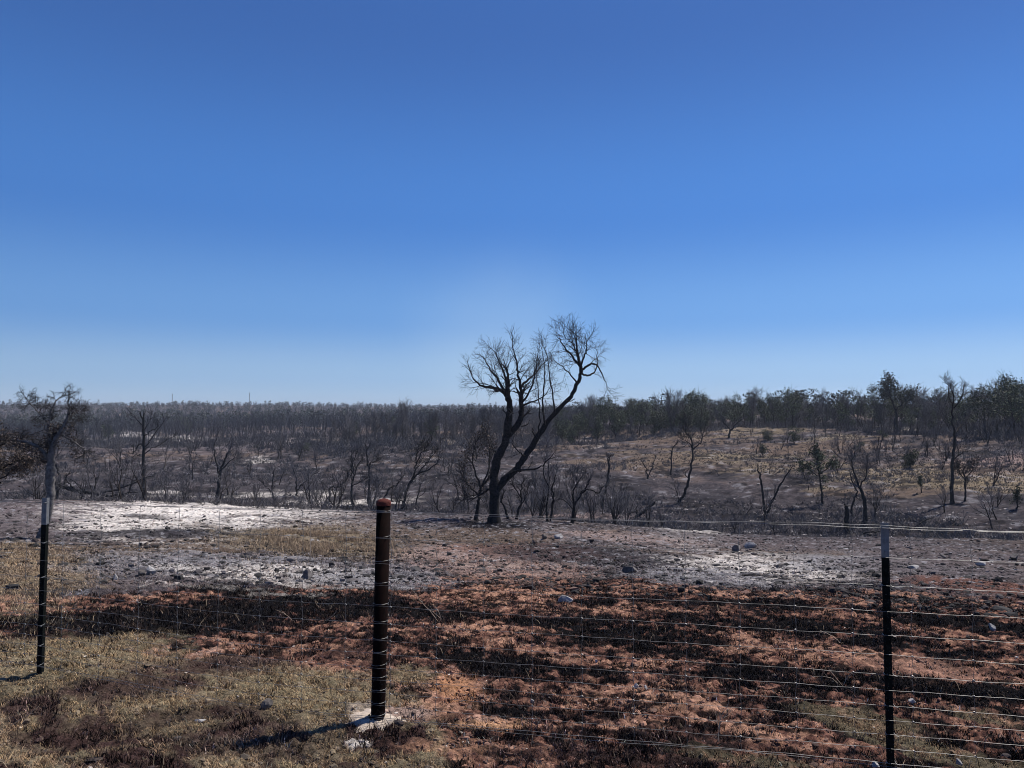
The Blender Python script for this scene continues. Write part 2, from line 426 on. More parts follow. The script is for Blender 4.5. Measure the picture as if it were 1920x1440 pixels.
patch(560, 1083, 150, 17, ASH, 0.65, 2.4, .5); patch(700, 1082, 140, 16, ASHB, 0.85, 1.6); patch(450, 1070, 150, 10, ASH, 0.5, 2.0)
patch(880, 1010, 190, 24, BRN, 0.85); patch(840, 1040, 110, 16, PINK, 0.7); patch(960, 1068, 140, 16, PINK, 0.7)
patch(1000, 1035, 170, 16, RED2, 0.6); patch(1120, 1040, 190, 16, SOOTD, 0.7); patch(820, 975, 100, 8, SOOT, 0.8)
patch(1080, 970, 130, 5, PINK, 0.7); patch(1200, 1010, 160, 12, PINK, 0.5)
patch(1290, 995, 60, 7, ASH, 0.7, 1.6); patch(1310, 1085, 130, 16, ASHB, 0.8, 1.5)
patch(1440, 1060, 130, 15, ASH, 0.8, 2.4, .5); patch(1520, 1080, 110, 11, ASH, 0.8, 2.4, .5); patch(1620, 1060, 150, 20, ASHB, 0.7)
patch(1760, 1065, 180, 26, SOOT, 0.8); patch(1850, 1103, 150, 14, RED2, 0.85); patch(1500, 1020, 300, 12, SOOT, 0.8)
patch(1900, 1010, 120, 12, BRN, 0.6); patch(930, 985, 70, 7, CHAR, 0.9)
patch(1450, 965, 420, 42, SOOTD * .8, .75, 1.6, .5); patch(1000, 920, 260, 40, SOOTD, .6, 1.6, .5); patch(500, 900, 460, 30, SOOTD, .5, 1.6, .5)
# foreground red clearings and burnt hollows
for a in [(1080, 1030), ]: pass
for (x, y, rx, ry, c, s) in [(60, 1130, 120, 12, RED, .9), (170, 1145, 140, 8, RED, .7), (330, 1120, 160, 6, RED, .8), (130, 1180, 110, 12, RED2, .6),
        (960, 1120, 160, 20, RED, .9), (890, 1085, 110, 14, PINK, .9), (1150, 1140, 60, 10, RED, .8), (1240, 1142, 60, 6, RED, .8), (900, 1175, 60, 22, RED, .9), (1000, 1215, 110, 18, RED, .9),
        (1250, 1212, 30, 8, RED, .8), (1370, 1205, 60, 22, RED, .9), (1200, 1245, 130, 12, RED, .7), (1450, 1120, 180, 8, RED, .8), (1560, 1150, 160, 8, RED, .8),
        (1560, 1225, 110, 18, RED, .8), (1720, 1250, 110, 20, RED, .95), (1860, 1270, 130, 14, RED, .9), (1780, 1120, 170, 6, PINK, .9), (900, 1290, 40, 18, RED, .9),
        (850, 1285, 60, 26, RED, .95), (780, 1330, 80, 14, RED, .8), (930, 1358, 62, 12, RED, 1.), (1140, 1310, 120, 20, RED, .85), (1280, 1325, 90, 10, RED, .8),
        (880, 1390, 90, 30, RED2, .7), (1750, 1360, 120, 18, RED, .6), (620, 1180, 90, 12, RED2, .9), (730, 1185, 60, 10, RED2, .9), (1430, 1240, 120, 14, RED2, .8),
        (60, 1215, 90, 10, RED2, .6)]: patch(x, y, rx, ry, .10 if c is not RED2 else .04, s, to=BIAS)
for (x, y, rx, ry, c, s) in [(250, 1160, 230, 16, CHAR, 1), (330, 1180, 150, 14, CHAR, .9), (560, 1135, 220, 16, CHAR, .8), (430, 1105, 60, 8, CHAR, .9), (880, 1150, 80, 8, CHAR, .8),
        (1130, 1175, 140, 16, CHAR, 1), (1200, 1200, 130, 22, CHAR, 1), (1100, 1130, 60, 8, CHAR, .8), (1400, 1135, 120, 8, CHAR, .9), (1480, 1180, 180, 12, CHAR, .9),
        (930, 1255, 60, 18, CHAR, 1), (1090, 1260, 60, 10, CHAR, .8), (1460, 1270, 140, 20, CHAR, .8), (1850, 1175, 120, 10, CHAR, .9), (1600, 1210, 60, 8, CHAR, .8), (1740, 1290, 90, 14, CHAR, .8),
        (1860, 1295, 90, 10, CHAR, .8), (1050, 1345, 110, 8, CHAR, .7), (600, 1150, 120, 10, CHAR, .7), (640, 1225, 60, 18, BURN, .9), (1700, 1215, 60, 8, CHAR, .7),
        (430, 1250, 150, 30, BURN, .95), (250, 1290, 150, 34, BURN, .95), (330, 1350, 120, 22, BURN, .8), (120, 1380, 110, 26, BURN, .8), (60, 1330, 50, 14, BURN, .8), (560, 1400, 170, 26, BURN, .75),
        (400, 1390, 130, 26, BURN, .7), (1150, 1395, 260, 26, BURN, .8), (700, 1240, 60, 22, BURN, .8), (1500, 1330, 60, 14, BURN, .7)]: patch(x, y, rx, ry, -.14 if c is CHAR else -.06, s, to=BIAS) if c is CHAR or x > 1000 else patch(x, y, rx, ry, c, s * .9, 2.2, .5)
for (x, y, rx, ry, c, s) in [(540, 1290, 110, 30, OLIVE, .9), (600, 1320, 90, 30, OLIVE, .9), (180, 1225, 170, 26, OLIVE, .85), (60, 1270, 90, 30, OLIVE, .8), (770, 1270, 50, 20, OLIVE, .8), (1600, 1350, 110, 20, OLIVE, .65), (1780, 1420, 150, 16, OLIVE, .6), (1420, 1430, 160, 16, OLIVE, .5), (1840, 1345, 60, 12, OLIVE, .6), (1130, 1420, 200, 20, BURN, .6), (1300, 1380, 200, 16, BURN, .5), (960, 1420, 80, 14, BURN, .5)]: patch(x, y, rx, ry, c, s, 1.2)
patch(850, 1290, 40, 22, C3(.50, .25, .13), .75, 1.8, .5); patch(925, 1360, 60, 9, C3(.58, .33, .19), .9, 1.8, .5); patch(800, 1335, 70, 14, C3(.46, .26, .17), .7, 2, .5); patch(860, 1405, 70, 18, C3(.44, .24, .15), .5, 2, .5); patch(1730, 1255, 100, 16, C3(.46, .26, .19), .5, 2, .5)
patch(690, 1330, 36, 10, C3(.42, .34, .27), .9, 1.8, 0.3); patch(668, 1396, 20, 4, ASH, .9, 2.2); patch(760, 1340, 50, 12, PINK, .8, 1.5)
# valley and the far slopes
for (x, y, rx, ry, c, s) in [(320, 826, 60, 6, ASH, .9), (250, 814, 30, 4, ASH, .8), (160, 826, 30, 4, ASH, .7), (485, 862, 22, 6, ASH, .8), (545, 829, 34, 5, ASH, .7), (420, 840, 200, 14, SOOT, .8),
        (850, 830, 90, 6, TAN, .9), (640, 826, 40, 4, TAN, .7), (1130, 837, 22, 3, ASH, 1), (1120, 828, 50, 9, SOOT, .9), (1250, 825, 140, 22, BRN, .9), (1300, 860, 170, 14, TAN, .8), (1020, 838, 60, 8, BRN, .9),
        (1380, 806, 140, 8, TAN, .7), (1400, 855, 120, 6, TAN, .7), (1540, 838, 110, 14, BRN, 1), (1560, 822, 60, 6, TAN, .8), (1700, 803, 50, 4, ASH, .6), (1450, 845, 120, 8, BRN, .8),
        (1700, 900, 130, 24, TAN, .9), (1850, 905, 140, 26, TAN, .9), (1500, 880, 100, 12, TAN, .6), (1880, 870, 80, 16, PINK, .6), (1200, 870, 120, 20, BRN, .7), (1650, 925, 120, 10, BRN, .8), (1870, 880, 80, 10, BRN, .6)]:
    patch(x, y, rx, ry, c, s, 1.3)

def lerp(a, b, t): return a + (b - a) * t[:, None]
def soil(x, y):
    r = np.hypot(x, y); be = np.where(y > 0.2, px_of(x, np.maximum(y, 0.2)), np.where(x < 0, -3000, 5000))
    # noise in a frame stretched sideways, as the burnt streaks lie
    wx = x + (fbm(x * 1.1, y * 1.1, 31, 3) - .5) * 1.2; wy = y + (fbm(x * 1.1, y * 1.1, 37, 3) - .5) * 0.9
    nA = fbm(wx * 1.1, wy * 2.0, 41, 5, .55); nB = fbm(wx * 5, wy * 7, 43, 4, .6); nC = fbm(x * 17, y * 17, 47, 3, .6)
    nD = fbm(wx * .28, wy * .28, 51, 5, .55); nE = fbm(x * .05, y * .05, 53, 4)
    mixn = nA * .55 + nB * .30 + nC * .15
    c = np.ones((len(x), 1)) * BRN
    # far country
    far = lerp(np.ones((len(x), 1)) * SOOTD, SOOT, sstep(.35, .65, nD * .6 + nB * .4))
    far = far * .8
    far = lerp(far, BRN, sstep(.50, .66, nE * .6 + nD * .4) * sstep(50, 110, r))
    # bench
    be1 = lerp(np.ones((len(x), 1)) * SOOT, SOOTD, sstep(.45, .62, mixn)); be1 = lerp(be1, BRN * 1.1, sstep(.5, .62, nD * .7 + nB * .3) * .7)
    be1 = lerp(be1, ASHB, sstep(.55, .7, nC * .5 + nB * .5) * .6)
    c = lerp(be1, far, sstep(33, 40, r + (nA - .5) * 6))
    bias = np.zeros(len(x))
    for (m, rt, fw, hw, hd, col, st, rag, ed) in BIAS:
        dx = x - m[0]; dy = y - m[1]
        u = (dx * rt[0] + dy * rt[1]) / hw; v = (dx * fw[0] + dy * fw[1]) / hd
        bias = bias + col * st * np.exp(-(u * u + v * v) ** 1.5 * .7)
    nF = fbm(x * 34, y * 34, 57, 3, .6)
    mq = nA * .24 + nB * .30 + nC * .28 + nF * .18 + np.clip(bias, -.10, .075) - .005
    rough = lerp(np.ones((len(x), 1)) * CHAR, BURN, sstep(.455, .485, mq)); rough = lerp(rough, RED2, sstep(.475, .52, mq)); rough = lerp(rough, RED, sstep(.53, .62, mq))
    rough = lerp(rough, PINK, sstep(.61, .68, mq) * sstep(.45, .55, nD))
    rough = lerp(rough, CHAR, sstep(.54, .60, fbm(x * 8, y * 13, 59, 4, .65)) * .9)
    e = ROUGH_END(be); k = 1 - sstep(-.02, .02, (r - e) / e + (nA - .5) * .10 + (nC - .5) * .06)
    c = lerp(c, rough, k)
    grass = lerp(np.ones((len(x), 1)) * BURN, DRY * .8, sstep(.42, .56, mixn)); grass = lerp(grass, OLIVE, sstep(.5, .65, nB))
    e = GRASS_END(be); k = 1 - sstep(-.04, .04, (r - e) / e + (nA - .5) * .22 + (nB - .5) * .12)
    c = lerp(c, grass, k)
    for (m, rt, fw, hw, hd, col, st, rag, ed) in PATCH:
        dx = x - m[0]; dy = y - m[1]
        u = (dx * rt[0] + dy * rt[1]) / hw; v = (dx * fw[0] + dy * fw[1]) / hd
        sel = np.nonzero(u * u + v * v < 8)[0]
        if not len(sel): continue
        q = np.sqrt(u[sel] ** 2 + v[sel] ** 2)
        sc_ = 1.0 if r[sel].min() < 45 else 0.12
        n2 = fbm(x[sel] * 2.2 * sc_, y[sel] * 3.2 * sc_, 61, 4, .6) if sc_ < 1 else (nA[sel] * .45 + nB[sel] * .35 + nC[sel] * .2)
        kk = (1 - sstep(1 - ed, 1 + ed, q + (n2 - .5) * 1.9 * rag)) * st
        c[sel] = lerp(c[sel], col, kk)
    # flecks of bare pale stone and of black char everywhere beyond the fence
    f = fbm(x * 6.5, y * 9.0, 71, 3, .65); zone = sstep(9, 12, r) * (1 - sstep(34, 48, r))
    c = lerp(c, ASHB * 1.2, sstep(.64, .74, f) * zone * .8); c = lerp(c, CHAR, sstep(.36, .28, f) * zone * .8)
    # the same at a coarser grain over the far slopes: boulders, burnt scrub, bare scrapes
    g1 = fbm(x * 1.1, y * .8, 73, 3, .65); g2 = fbm(x * .45, y * .30, 75, 4, .6); zf = sstep(38, 50, r)
    c = lerp(c, CHAR * 1.3, sstep(.48, .36, g2 * .5 + g1 * .5) * zf * .85)
    c = lerp(c, ASHB * 1.25, sstep(.62, .72, g1) * zf * .45 * sstep(.3, .6, nD))
    return c
def soil_lum(x, y):
    return soil(np.asarray(x, float), np.asarray(y, float))

# one sheet of ground, polar grid round the viewpoint, fine where the picture looks
rr = np.concatenate([[0.0], np.exp(np.linspace(math.log(.6), math.log(2.9), 14))[:-1], np.exp(np.linspace(math.log(2.9), math.log(13), 470))[:-1],
                     np.exp(np.linspace(math.log(13), math.log(60), 330))[:-1], np.exp(np.linspace(math.log(60), math.log(230), 380))[:-1], np.exp(np.linspace(math.log(230), math.log(4000), 110))])
ta = R(41)
th = np.concatenate([np.linspace(-ta, ta, 820)[:-1], np.linspace(ta, 2 * math.pi - ta, 110)[:-1]])
RRm, THm = np.meshgrid(rr, th, indexing='ij')
gx = (RRm * np.sin(THm)).ravel(); gy = (RRm * np.cos(THm)).ravel()
gz = H(gx, gy)
rad_ = np.hypot(gx, gy)
gz = gz + (fbm(gx * 9, gy * 9, 81, 3) - .5) * .035 * sstep(2, 4, rad_) * (1 - sstep(40, 60, rad_)) + (fbm(gx * 22, gy * 22, 85, 3) - .5) * .055 * sstep(2, 4, rad_) * (1 - sstep(14, 22, rad_)) + (fbm(gx * 3, gy * 3.5, 83, 3) - .5) * .10 * sstep(9, 14, rad_) * (1 - sstep(80, 120, rad_))
nr_, nt_ = RRm.shape
i0 = (np.arange(nr_ - 1) * nt_)[:, None]; k0 = np.arange(nt_)[None]; k1 = (k0 + 1) % nt_
F = np.stack([i0 + k0, i0 + nt_ + k0, i0 + nt_ + k1, i0 + k1], -1).reshape(-1, 4)[nt_:]
c0 = nt_ - 1
gm = MB(); col_ = soil(gx, gy)
gm.add(np.stack([gx, gy, gz], 1), f4=F, tint=col_)
# centre fan under the viewpoint
ring = nt_ + np.arange(nt_); cen = np.zeros(nt_, int)
gm.f3.append(np.stack([cen, ring, nt_ + (np.arange(nt_) + 1) % nt_], 1).astype(np.int64))
ground = gm.build('ground', M['ground'], smooth=True, attr='soil')
ground['kind'] = 'structure'
ro = random.Random(5)
def G(x, y): return float(H(x, y))

# ------------------------------------------------------------------ fence
A = np.array([-0.701, 4.0]); fd = unit(np.array([4.40, -0.93]))     # line of the fence through the pipe post
def fpt(s): return A + fd * s
fence = empty('wire_fence', (A[0], A[1], G(*A)), 'woven wire stock fence on one rusty pipe post and slim steel posts, crossing the foreground', 'fence')
f0 = np.array([A[0], A[1], G(*A)])
def wpx(px):   # parameter along the fence seen in column px
    t = (px - 960) / FPX; return (t * A[1] - A[0]) / (fd[0] - t * fd[1])
drops = [0.53, .664, .79, .903, 1.012, 1.10, 1.187, 1.255, 1.325, 1.388, 1.453, 1.517, 1.578]
zw = [EYE - d for d in drops]
S0, S1 = -5.0, 5.0
nrm = np.array([fd[1], -fd[0]]);  nrm = nrm if nrm[1] < 0 else -nrm   # towards the viewer
rg = np.random.default_rng(3)
ss = np.arange(S0, S1 + .001, .06)
ph = rg.uniform(0, 6, 4)
def fz(z, s):    # wires follow the slightly higher ground at the left
    k = (zw[0] - z) / (zw[0] - zw[-1])
    return z + k * 0.135 * sstep(-0.4, -2.4, s) - 0.004 * np.sin(np.clip((s % 2.07) / 2.07, 0, 1) * math.pi) * (1 - k * .5)
def wire_pts(z, i, s):
    off = .043 + .003 * np.sin(s * 5 + i)
    j = .0018 * np.sin(s * 4.3 + i * 2.1) + .0014 * np.sin(s * 21 + i * 1.3)
    p = A[None] + fd[None] * s[:, None] + nrm[None] * off[:, None]
    return np.column_stack([p, fz(z, s) + j])
for i, z in enumerate(zw):
    mb = MB(); tubes(mb, [(wire_pts(z, i, ss) - f0, np.full(len(ss), .00110 if i in (0, 12) else .00082))], 4)
    mb.build('line_wire', M['wire'], fence, smooth=True)
# extra strand along the top, and a twisted one near the ground
for z, i in ((zw[0] + .007, 20), (zw[12] - .012, 21)):
    mb = MB(); p = wire_pts(z, i, ss); p[:, 2] += .004 * np.sin(ss * 3.1 + i)
    tubes(mb, [(p - f0, np.full(len(ss), .0009))], 4); mb.build('tension_wire', M['wire'], fence, smooth=True)
stay0 = wpx(740)
for k in range(-20, 21):
    s = stay0 + k * .247
    if s < S0 or s > S1: continue
    zz = np.array([z for z in zw for _ in (0, 1)][1:-1] + [])
    zz = np.linspace(zw[0], zw[-1], 25); sa = np.full(25, s) + .004 * np.sin(zz * 30 + k)
    p = A[None] + fd[None] * sa[:, None] + nrm[None] * .0445
    pts = np.column_stack([p, [float(fz(z, np.array(s))) for z in zz]]) - f0
    mb = MB(); tubes(mb, [(pts, np.full(25, .00105))], 4)
    kn = []
    for i, z in enumerate(zw[1:-1]):     # knots where the stay meets each line wire
        q = np.array([*(fpt(s) + nrm * .044), float(fz(z, np.array(s)))]) - f0
        kn.append((np.array([q + [-.006 * fd[0], -.006 * fd[1], .002], q + [0, 0, .003], q + [.006 * fd[0], .006 * fd[1], -.002]]), np.array([.0018, .003, .0018])))
    tubes(mb, kn, 4)
    mb.build('stay_wire', M['wire'], fence, smooth=True)

def rod(p0, p1, r, sides=32, rings=2, cap=True, dome=0.0):
    mb = MB(); p0 = np.array(p0, float); p1 = np.array(p1, float); T = unit(p1 - p0)
    U = unit(np.cross(T, [0, 1, 0])); V = np.cross(T, U); an = np.arange(sides) * 2 * math.pi / sides
    ci = U[None] * np.cos(an)[:, None] + V[None] * np.sin(an)[:, None]
    levels = [(p0, r), (p1, r)]
    if dome: levels += [(p1 + T * dome * math.sin(a), r * math.cos(a)) for a in (0.3, 0.65, 1.0, 1.3, 1.5)]
    v = np.concatenate([c[None] + ci * q for c, q in levels]); n = len(levels); k = np.arange(sides)
    f = np.concatenate([np.stack([i * sides + k, i * sides + (k + 1) % sides, (i + 1) * sides + (k + 1) % sides, (i + 1) * sides + k], 1) for i in range(n - 1)])
    v = np.concatenate([v, (levels[-1][0] + (T * dome * .02))[None]])
    f3 = np.stack([(n - 1) * sides + k, (n - 1) * sides + (k + 1) % sides, np.full(sides, n * sides)], 1)
    return mb.add(v, f4=f, f3=f3)
# the pipe post with its weld-on cap, wire ties and footing
gz0 = G(*A)
top = at(719.5, 4.0, 946); bot = np.array([A[0], A[1], gz0 - .12])
top[1] = A[1]
post = rod(bot - f0, top - f0, .0365).build('pipe_post', M['rust'], fence, smooth=True)
cap = rod(top - f0 - np.array([0, 0, .004]), top - f0 + np.array([0, 0, .010]), .0385, dome=.022).build('post_cap', M['cap'], post, smooth=True)
def tie_loop(c, r, tilt, tail):
    an = np.linspace(-.3, 2 * math.pi + .2, 26)
    p = np.column_stack([c[0] + np.cos(an) * r, c[1] + np.sin(an) * r, c[2] + np.sin(an * 1 + tilt) * .002 + an * .0012])
    if tail: p = np.concatenate([p, [p[-1] + [.012, -.012, .008], p[-1] + [.020, -.018, .022]]])
    return p
for i, z in enumerate(zw):
    k = (z - bot[2]) / (top[2] - bot[2]); c = bot + (top - bot) * k - f0
    mb = MB(); tubes(mb, [(tie_loop(c, .0385, i, i in (5, 8, 9, 11)), np.full(26 + (2 if i in (5, 8, 9, 11) else 0), .0011))], 4)
    mb.build('wire_tie', M['wire'], post, smooth=True)
mb = MB(); nn = 40; an = np.arange(nn) * 2 * math.pi / nn
rings = [(0.03, .030), (.06, .028), (.10, .020), (.15, .008), (.20, -.03)]
vv = []
for q, z in rings:
    rr2 = q * (1 + .28 * np.sin(an * 3 + 1) + .15 * np.sin(an * 7 + 2) + rg.normal(0, .05, nn)) * np.where(np.cos(an) < 0, 1.15, .85)
    zz = z + rg.normal(0, .004, nn); vv.append(np.column_stack([np.cos(an) * rr2, np.sin(an) * rr2 * .8, zz]))
vv = np.concatenate(vv); k = np.arange(nn)
ff = np.concatenate([np.stack([i * nn + k, (i + 1) * nn + k, (i + 1) * nn + (k + 1) % nn, i * nn + (k + 1) % nn], 1) for i in range(len(rings) - 1)])
mb.add(vv - [0.02, 0, 0.006], f4=ff).build('footing', M['concrete'], fence, smooth=True)

def steel_post(px, pytop, lean):
    s = wpx(px); q = fpt(s); g = G(*q); zt = EYE - (pytop - 769.6) / FPX * q[1]
    # T section: flange faces the wires, web behind, studs down the flange
    def sec(z0, z1, grow=0.0):
        fl = .0165 + grow; th_ = .0025 + grow; wb = .030
        mbx = MB()
        def box(u0, u1, v0, v1, a, b):
            P = []
            for z in (a, b):
                lx = lean * (z - g)
                for (u, v) in ((u0, v0), (u1, v0), (u1, v1), (u0, v1)):
                    w = fd * u + nrm * v; P.append([q[0] + w[0] + lx, q[1] + w[1], z])
            mbx.add(np.array(P) - f0, f4=[(3, 2, 1, 0), (4, 5, 6, 7), (0, 1, 5, 4), (1, 2, 6, 5), (2, 3, 7, 6), (3, 0, 4, 7)])
        box(-fl, fl, .018, .018 + 2 * th_, z0, z1)
        box(-th_, th_, .018 - wb, .018, z0, z1 - .002 if grow == 0 else z1)
        return mbx, box
    mbx, box = sec(g - .1, zt - .155)
    z = g + .1
    while z < zt - .19:
        box(-.004, .004, .0231, .0285, z, z + .016); z += .052
    p = mbx.build('steel_post', M['post_dark'], fence)
    mbx, box = sec(zt - .154, zt)
    z = zt - .14
    while z < zt - .02:
        box(-.004, .004, .0231, .0285, z, z + .016); z += .052
    mbx.build('painted_tip', M['post_white'], p)
    for i, zz in enumerate(zw):
        if i % 2: continue
        zc = float(fz(zz, np.array(s)))
        if zc > zt - .01: zc = zt - .02
        lx = lean * (zc - g)
        c = np.array([q[0] + lx, q[1], zc]) - f0
        pts = []
        for (u, v, w) in ((-.030, .046, .004), (-.019, .048, .002), (-.019, .016, .001), (0, -.006, 0), (.019, .016, 0), (.019, .048, -.001), (.031, .045, -.004)):
            ww = fd * u + nrm * v; pts.append(c + [ww[0], ww[1], w])
        mb = MB(); tubes(mb, [(np.array(pts), np.full(len(pts), .0014))], 4); mb.build('wire_clip', M['wire'], p, smooth=True)
steel_post(90, 932, .010); steel_post(1656, 978, -.008)
for px_ in (-560,): pass

# ------------------------------------------------------------------ grass, tufts, rubble
def blades(mb, x, y, h, w, col, lean=.5, rngs=None):
    n = len(x); z = H(x, y) - .006
    z += (fbm(x * 9, y * 9, 81, 3) - .5) * .035 * sstep(2, 4, np.hypot(x, y))
    a = rngs.uniform(0, 2 * math.pi, n); b = rngs.uniform(0, 2 * math.pi, n)
    dx = np.cos(a) * w; dy = np.sin(a) * w
    lx = np.cos(b) * h * lean * rngs.uniform(.1, 1.3, n); ly = np.sin(b) * h * lean * rngs.uniform(.1, 1.3, n)
    P0 = np.column_stack([x - dx, y - dy, z]); P1 = np.column_stack([x + dx, y + dy, z])
    P2 = np.column_stack([x + dx * .6 + lx * .4, y + dy * .6 + ly * .4, z + h * .6]); P3 = np.column_stack([x - dx * .6 + lx * .4, y - dy * .6 + ly * .4, z + h * .6])
    P4 = np.column_stack([x + lx, y + ly, z + h * rngs.uniform(.7, 1.05, n)])
    v = np.stack([P0, P1, P2, P3, P4], 1).reshape(-1, 3); i = np.arange(n)[:, None] * 5
    mb.add(v, f4=i + np.array([[0, 1, 2, 3]]), f3=i + np.array([[3, 2, 4]]), tint=np.repeat(col, 5, 0))
def scatter(n, r0, r1, rngs, a0=-37, a1=37, p=1.0):
    # denser near the viewer (uniform in log radius mixed with area)
    u = rngs.random(n); r = np.exp(np.log(r0) + (np.log(r1) - np.log(r0)) * u ** p)
    t = R(1) * rngs.uniform(a0, a1, n)
    return r * np.sin(t), r * np.cos(t)
gr = np.random.default_rng(11)
x, y = scatter(620000, 3.1, 13, gr)
c = soil(x, y)
lum = c.mean(1)
isdry = (np.abs(c[:, 0] - DRY[0]) < .16) & (c[:, 1] / c[:, 0] > .66) & (lum > .06) & (lum < .24)
r_ = np.hypot(x, y)
keep = isdry & (gr.random(len(x)) < .95)
xd, yd, cd = x[keep], y[keep], c[keep]
mb = MB()
colr = cd * np.array([[1.2, 1.04, .92]]) * gr.uniform(.5, 2.8, (len(xd), 1)) + np.array([[.06, .04, .02]]) * gr.random((len(xd), 1))
hh = gr.uniform(.006, .026, len(xd)) * (1 + .6 * (vnoise(xd * 3, yd * 3, 5)))
blades(mb, xd, yd, hh, .0009 + .00022 * np.hypot(xd, yd), colr, 1.0, gr)
o = mb.build('dry_grass', M['blade']); tag(o, 'short dry olive and tan grass on the near ground by the fence', 'grass', kind='stuff')
# burnt tufts: clustered on char and burnt brown
dark = (lum < .075)
clus = fbm(x * 4.5, y * 4.5, 93, 3)
keep = (dark & (gr.random(len(x)) < np.clip((clus - .36) * 4.0, .35, 1))) | ((~isdry) & (r_ < 12) & (gr.random(len(x)) < .08))
xb, yb, cb = x[keep], y[keep], c[keep]
mb = MB()
hh = gr.uniform(.006, .022, len(xb)) * (1 + 1.2 * np.clip(clus[keep] - .45, 0, 1) * 3)
colr = np.clip(np.minimum(cb, .09) * gr.uniform(.3, 3.2, (len(xb), 1)), .005, 1)
spark = gr.random(len(xb)) < .05
colr[spark] = colr[spark] * 4 + .05
blades(mb, xb, yb, hh, .0010 + .00028 * np.hypot(xb, yb), colr, .9, gr)
o = mb.build('burnt_grass', M['blade']); tag(o, 'charred black and dark brown stubble between the red clearings', 'grass', kind='stuff')

# separate charred tufts, black and brown, with a few pale singed straws
tx, ty = scatter(30000, 3.1, 14, gr, p=.85); tcx = soil(tx, ty); tl_ = tcx.mean(1)
ke = ((tl_ < .05) & (gr.random(len(tx)) < .75)) | (gr.random(len(tx)) < .07)
tx, ty, tcx = tx[ke], ty[ke], tcx[ke]; NB = 12; m_ = len(tx)
sz = np.repeat(gr.lognormal(0, .45, m_), NB)
bx_ = np.repeat(tx, NB) + gr.normal(0, .016, m_ * NB) * sz; by_ = np.repeat(ty, NB) + gr.normal(0, .016, m_ * NB) * sz
tone = np.repeat(np.where(gr.random((m_, 1)) < .72, .5, 1.0) * np.array([[.018, .013, .012]]) + (gr.random((m_, 1)) < .22) * np.array([[.06, .04, .03]]), NB, 0) * gr.uniform(.4, 1.9, (m_ * NB, 1))
sg = gr.random(m_ * NB) < .04; tone[sg] = np.array([.34, .26, .18]) * gr.uniform(.5, 1.1, (sg.sum(), 1))
mb = MB(); blades(mb, bx_, by_, gr.uniform(.014, .042, m_ * NB) * np.clip(sz, .4, 2), .0012 + .0003 * np.hypot(bx_, by_), tone, .9, gr)
tag(mb.build('charred_tufts', M['blade']), 'small charred tufts of grass dotted over the near ground', 'grass', kind='stuff')
# taller pale grass on the bench behind the posts
mb = MB()
for (px, py, rx, ry, n, h) in [(600, 1010, 125, 24, 34000, .13), (40, 1050, 90, 42, 26000, .055), (660, 1035, 90, 10, 5000, .08), (250, 1035, 160, 8, 2500, .05), (880, 1010, 160, 18, 5000, .06), (1060, 960, 60, 6, 1500, .15)]:
    c0_ = hit(px, py); rc = np.hypot(c0_[0], c0_[1]); f1 = hit(px, py - ry); f2 = hit(px, py + ry); hd = (np.hypot(f1[0], f1[1]) - np.hypot(f2[0], f2[1])) / 2
    fw = c0_[:2] / rc; rt = np.array([fw[1], -fw[0]]); hw = rx * c0_[1] / FPX
    u = gr.normal(0, .5, n); v = gr.normal(0, .5, n); X = c0_[0] + rt[0] * u * hw + fw[0] * v * hd; Y = c0_[1] + rt[1] * u * hw + fw[1] * v * hd
    k = fbm(X * 1.7, Y * 1.7, 99, 3) > .45
    X, Y = X[k], Y[k]
    col = np.array([[.42, .31, .20]]) * gr.uniform(.35, 1.6, (len(X), 1))
    blades(mb, X, Y, gr.uniform(.3, 1, len(X)) * h, np.full(len(X), .004), col, .6, gr)
o = mb.build('pale_grass', M['blade']); tag(o, 'unburnt straw coloured grass on the flat behind the fence', 'grass', kind='stuff')

# stones
def rock_proto(rng, sub=1):
    v = [(0, 0, 1), (0, 0, -1)] + [(math.cos(a), math.sin(a), 0) for a in (0, 1.57, 3.14, 4.71)]
    f = [(0, 2 + i, 2 + (i + 1) % 4) for i in range(4)] + [(1, 2 + (i + 1) % 4, 2 + i) for i in range(4)]
    v = [np.array(a, float) for a in v]
    for _ in range(sub):
        nf = []; cache = {}
        def mid(a, b):
            k = (min(a, b), max(a, b))
            if k not in cache: v.append(unit(v[a] + v[b])); cache[k] = len(v) - 1
            return cache[k]
        for a, b, c in f:
            ab, bc, ca = mid(a, b), mid(b, c), mid(c, a); nf += [(a, ab, ca), (b, bc, ab), (c, ca, bc), (ab, bc, ca)]
        f = nf
    v = np.array(v)
    # cut by random planes for flat facets
    for _ in range(7 + sub * 2):
        n = unit(rng.normal(0, 1, 3)); d = rng.uniform(.38, .80); k = v @ n - d
        v = v - np.clip(k, 0, None)[:, None] * n[None]
    return v * (1 + rng.normal(0, .03, (len(v), 1))), np.array(f)
rp = [rock_proto(np.random.default_rng(i), 1) for i in range(8)]
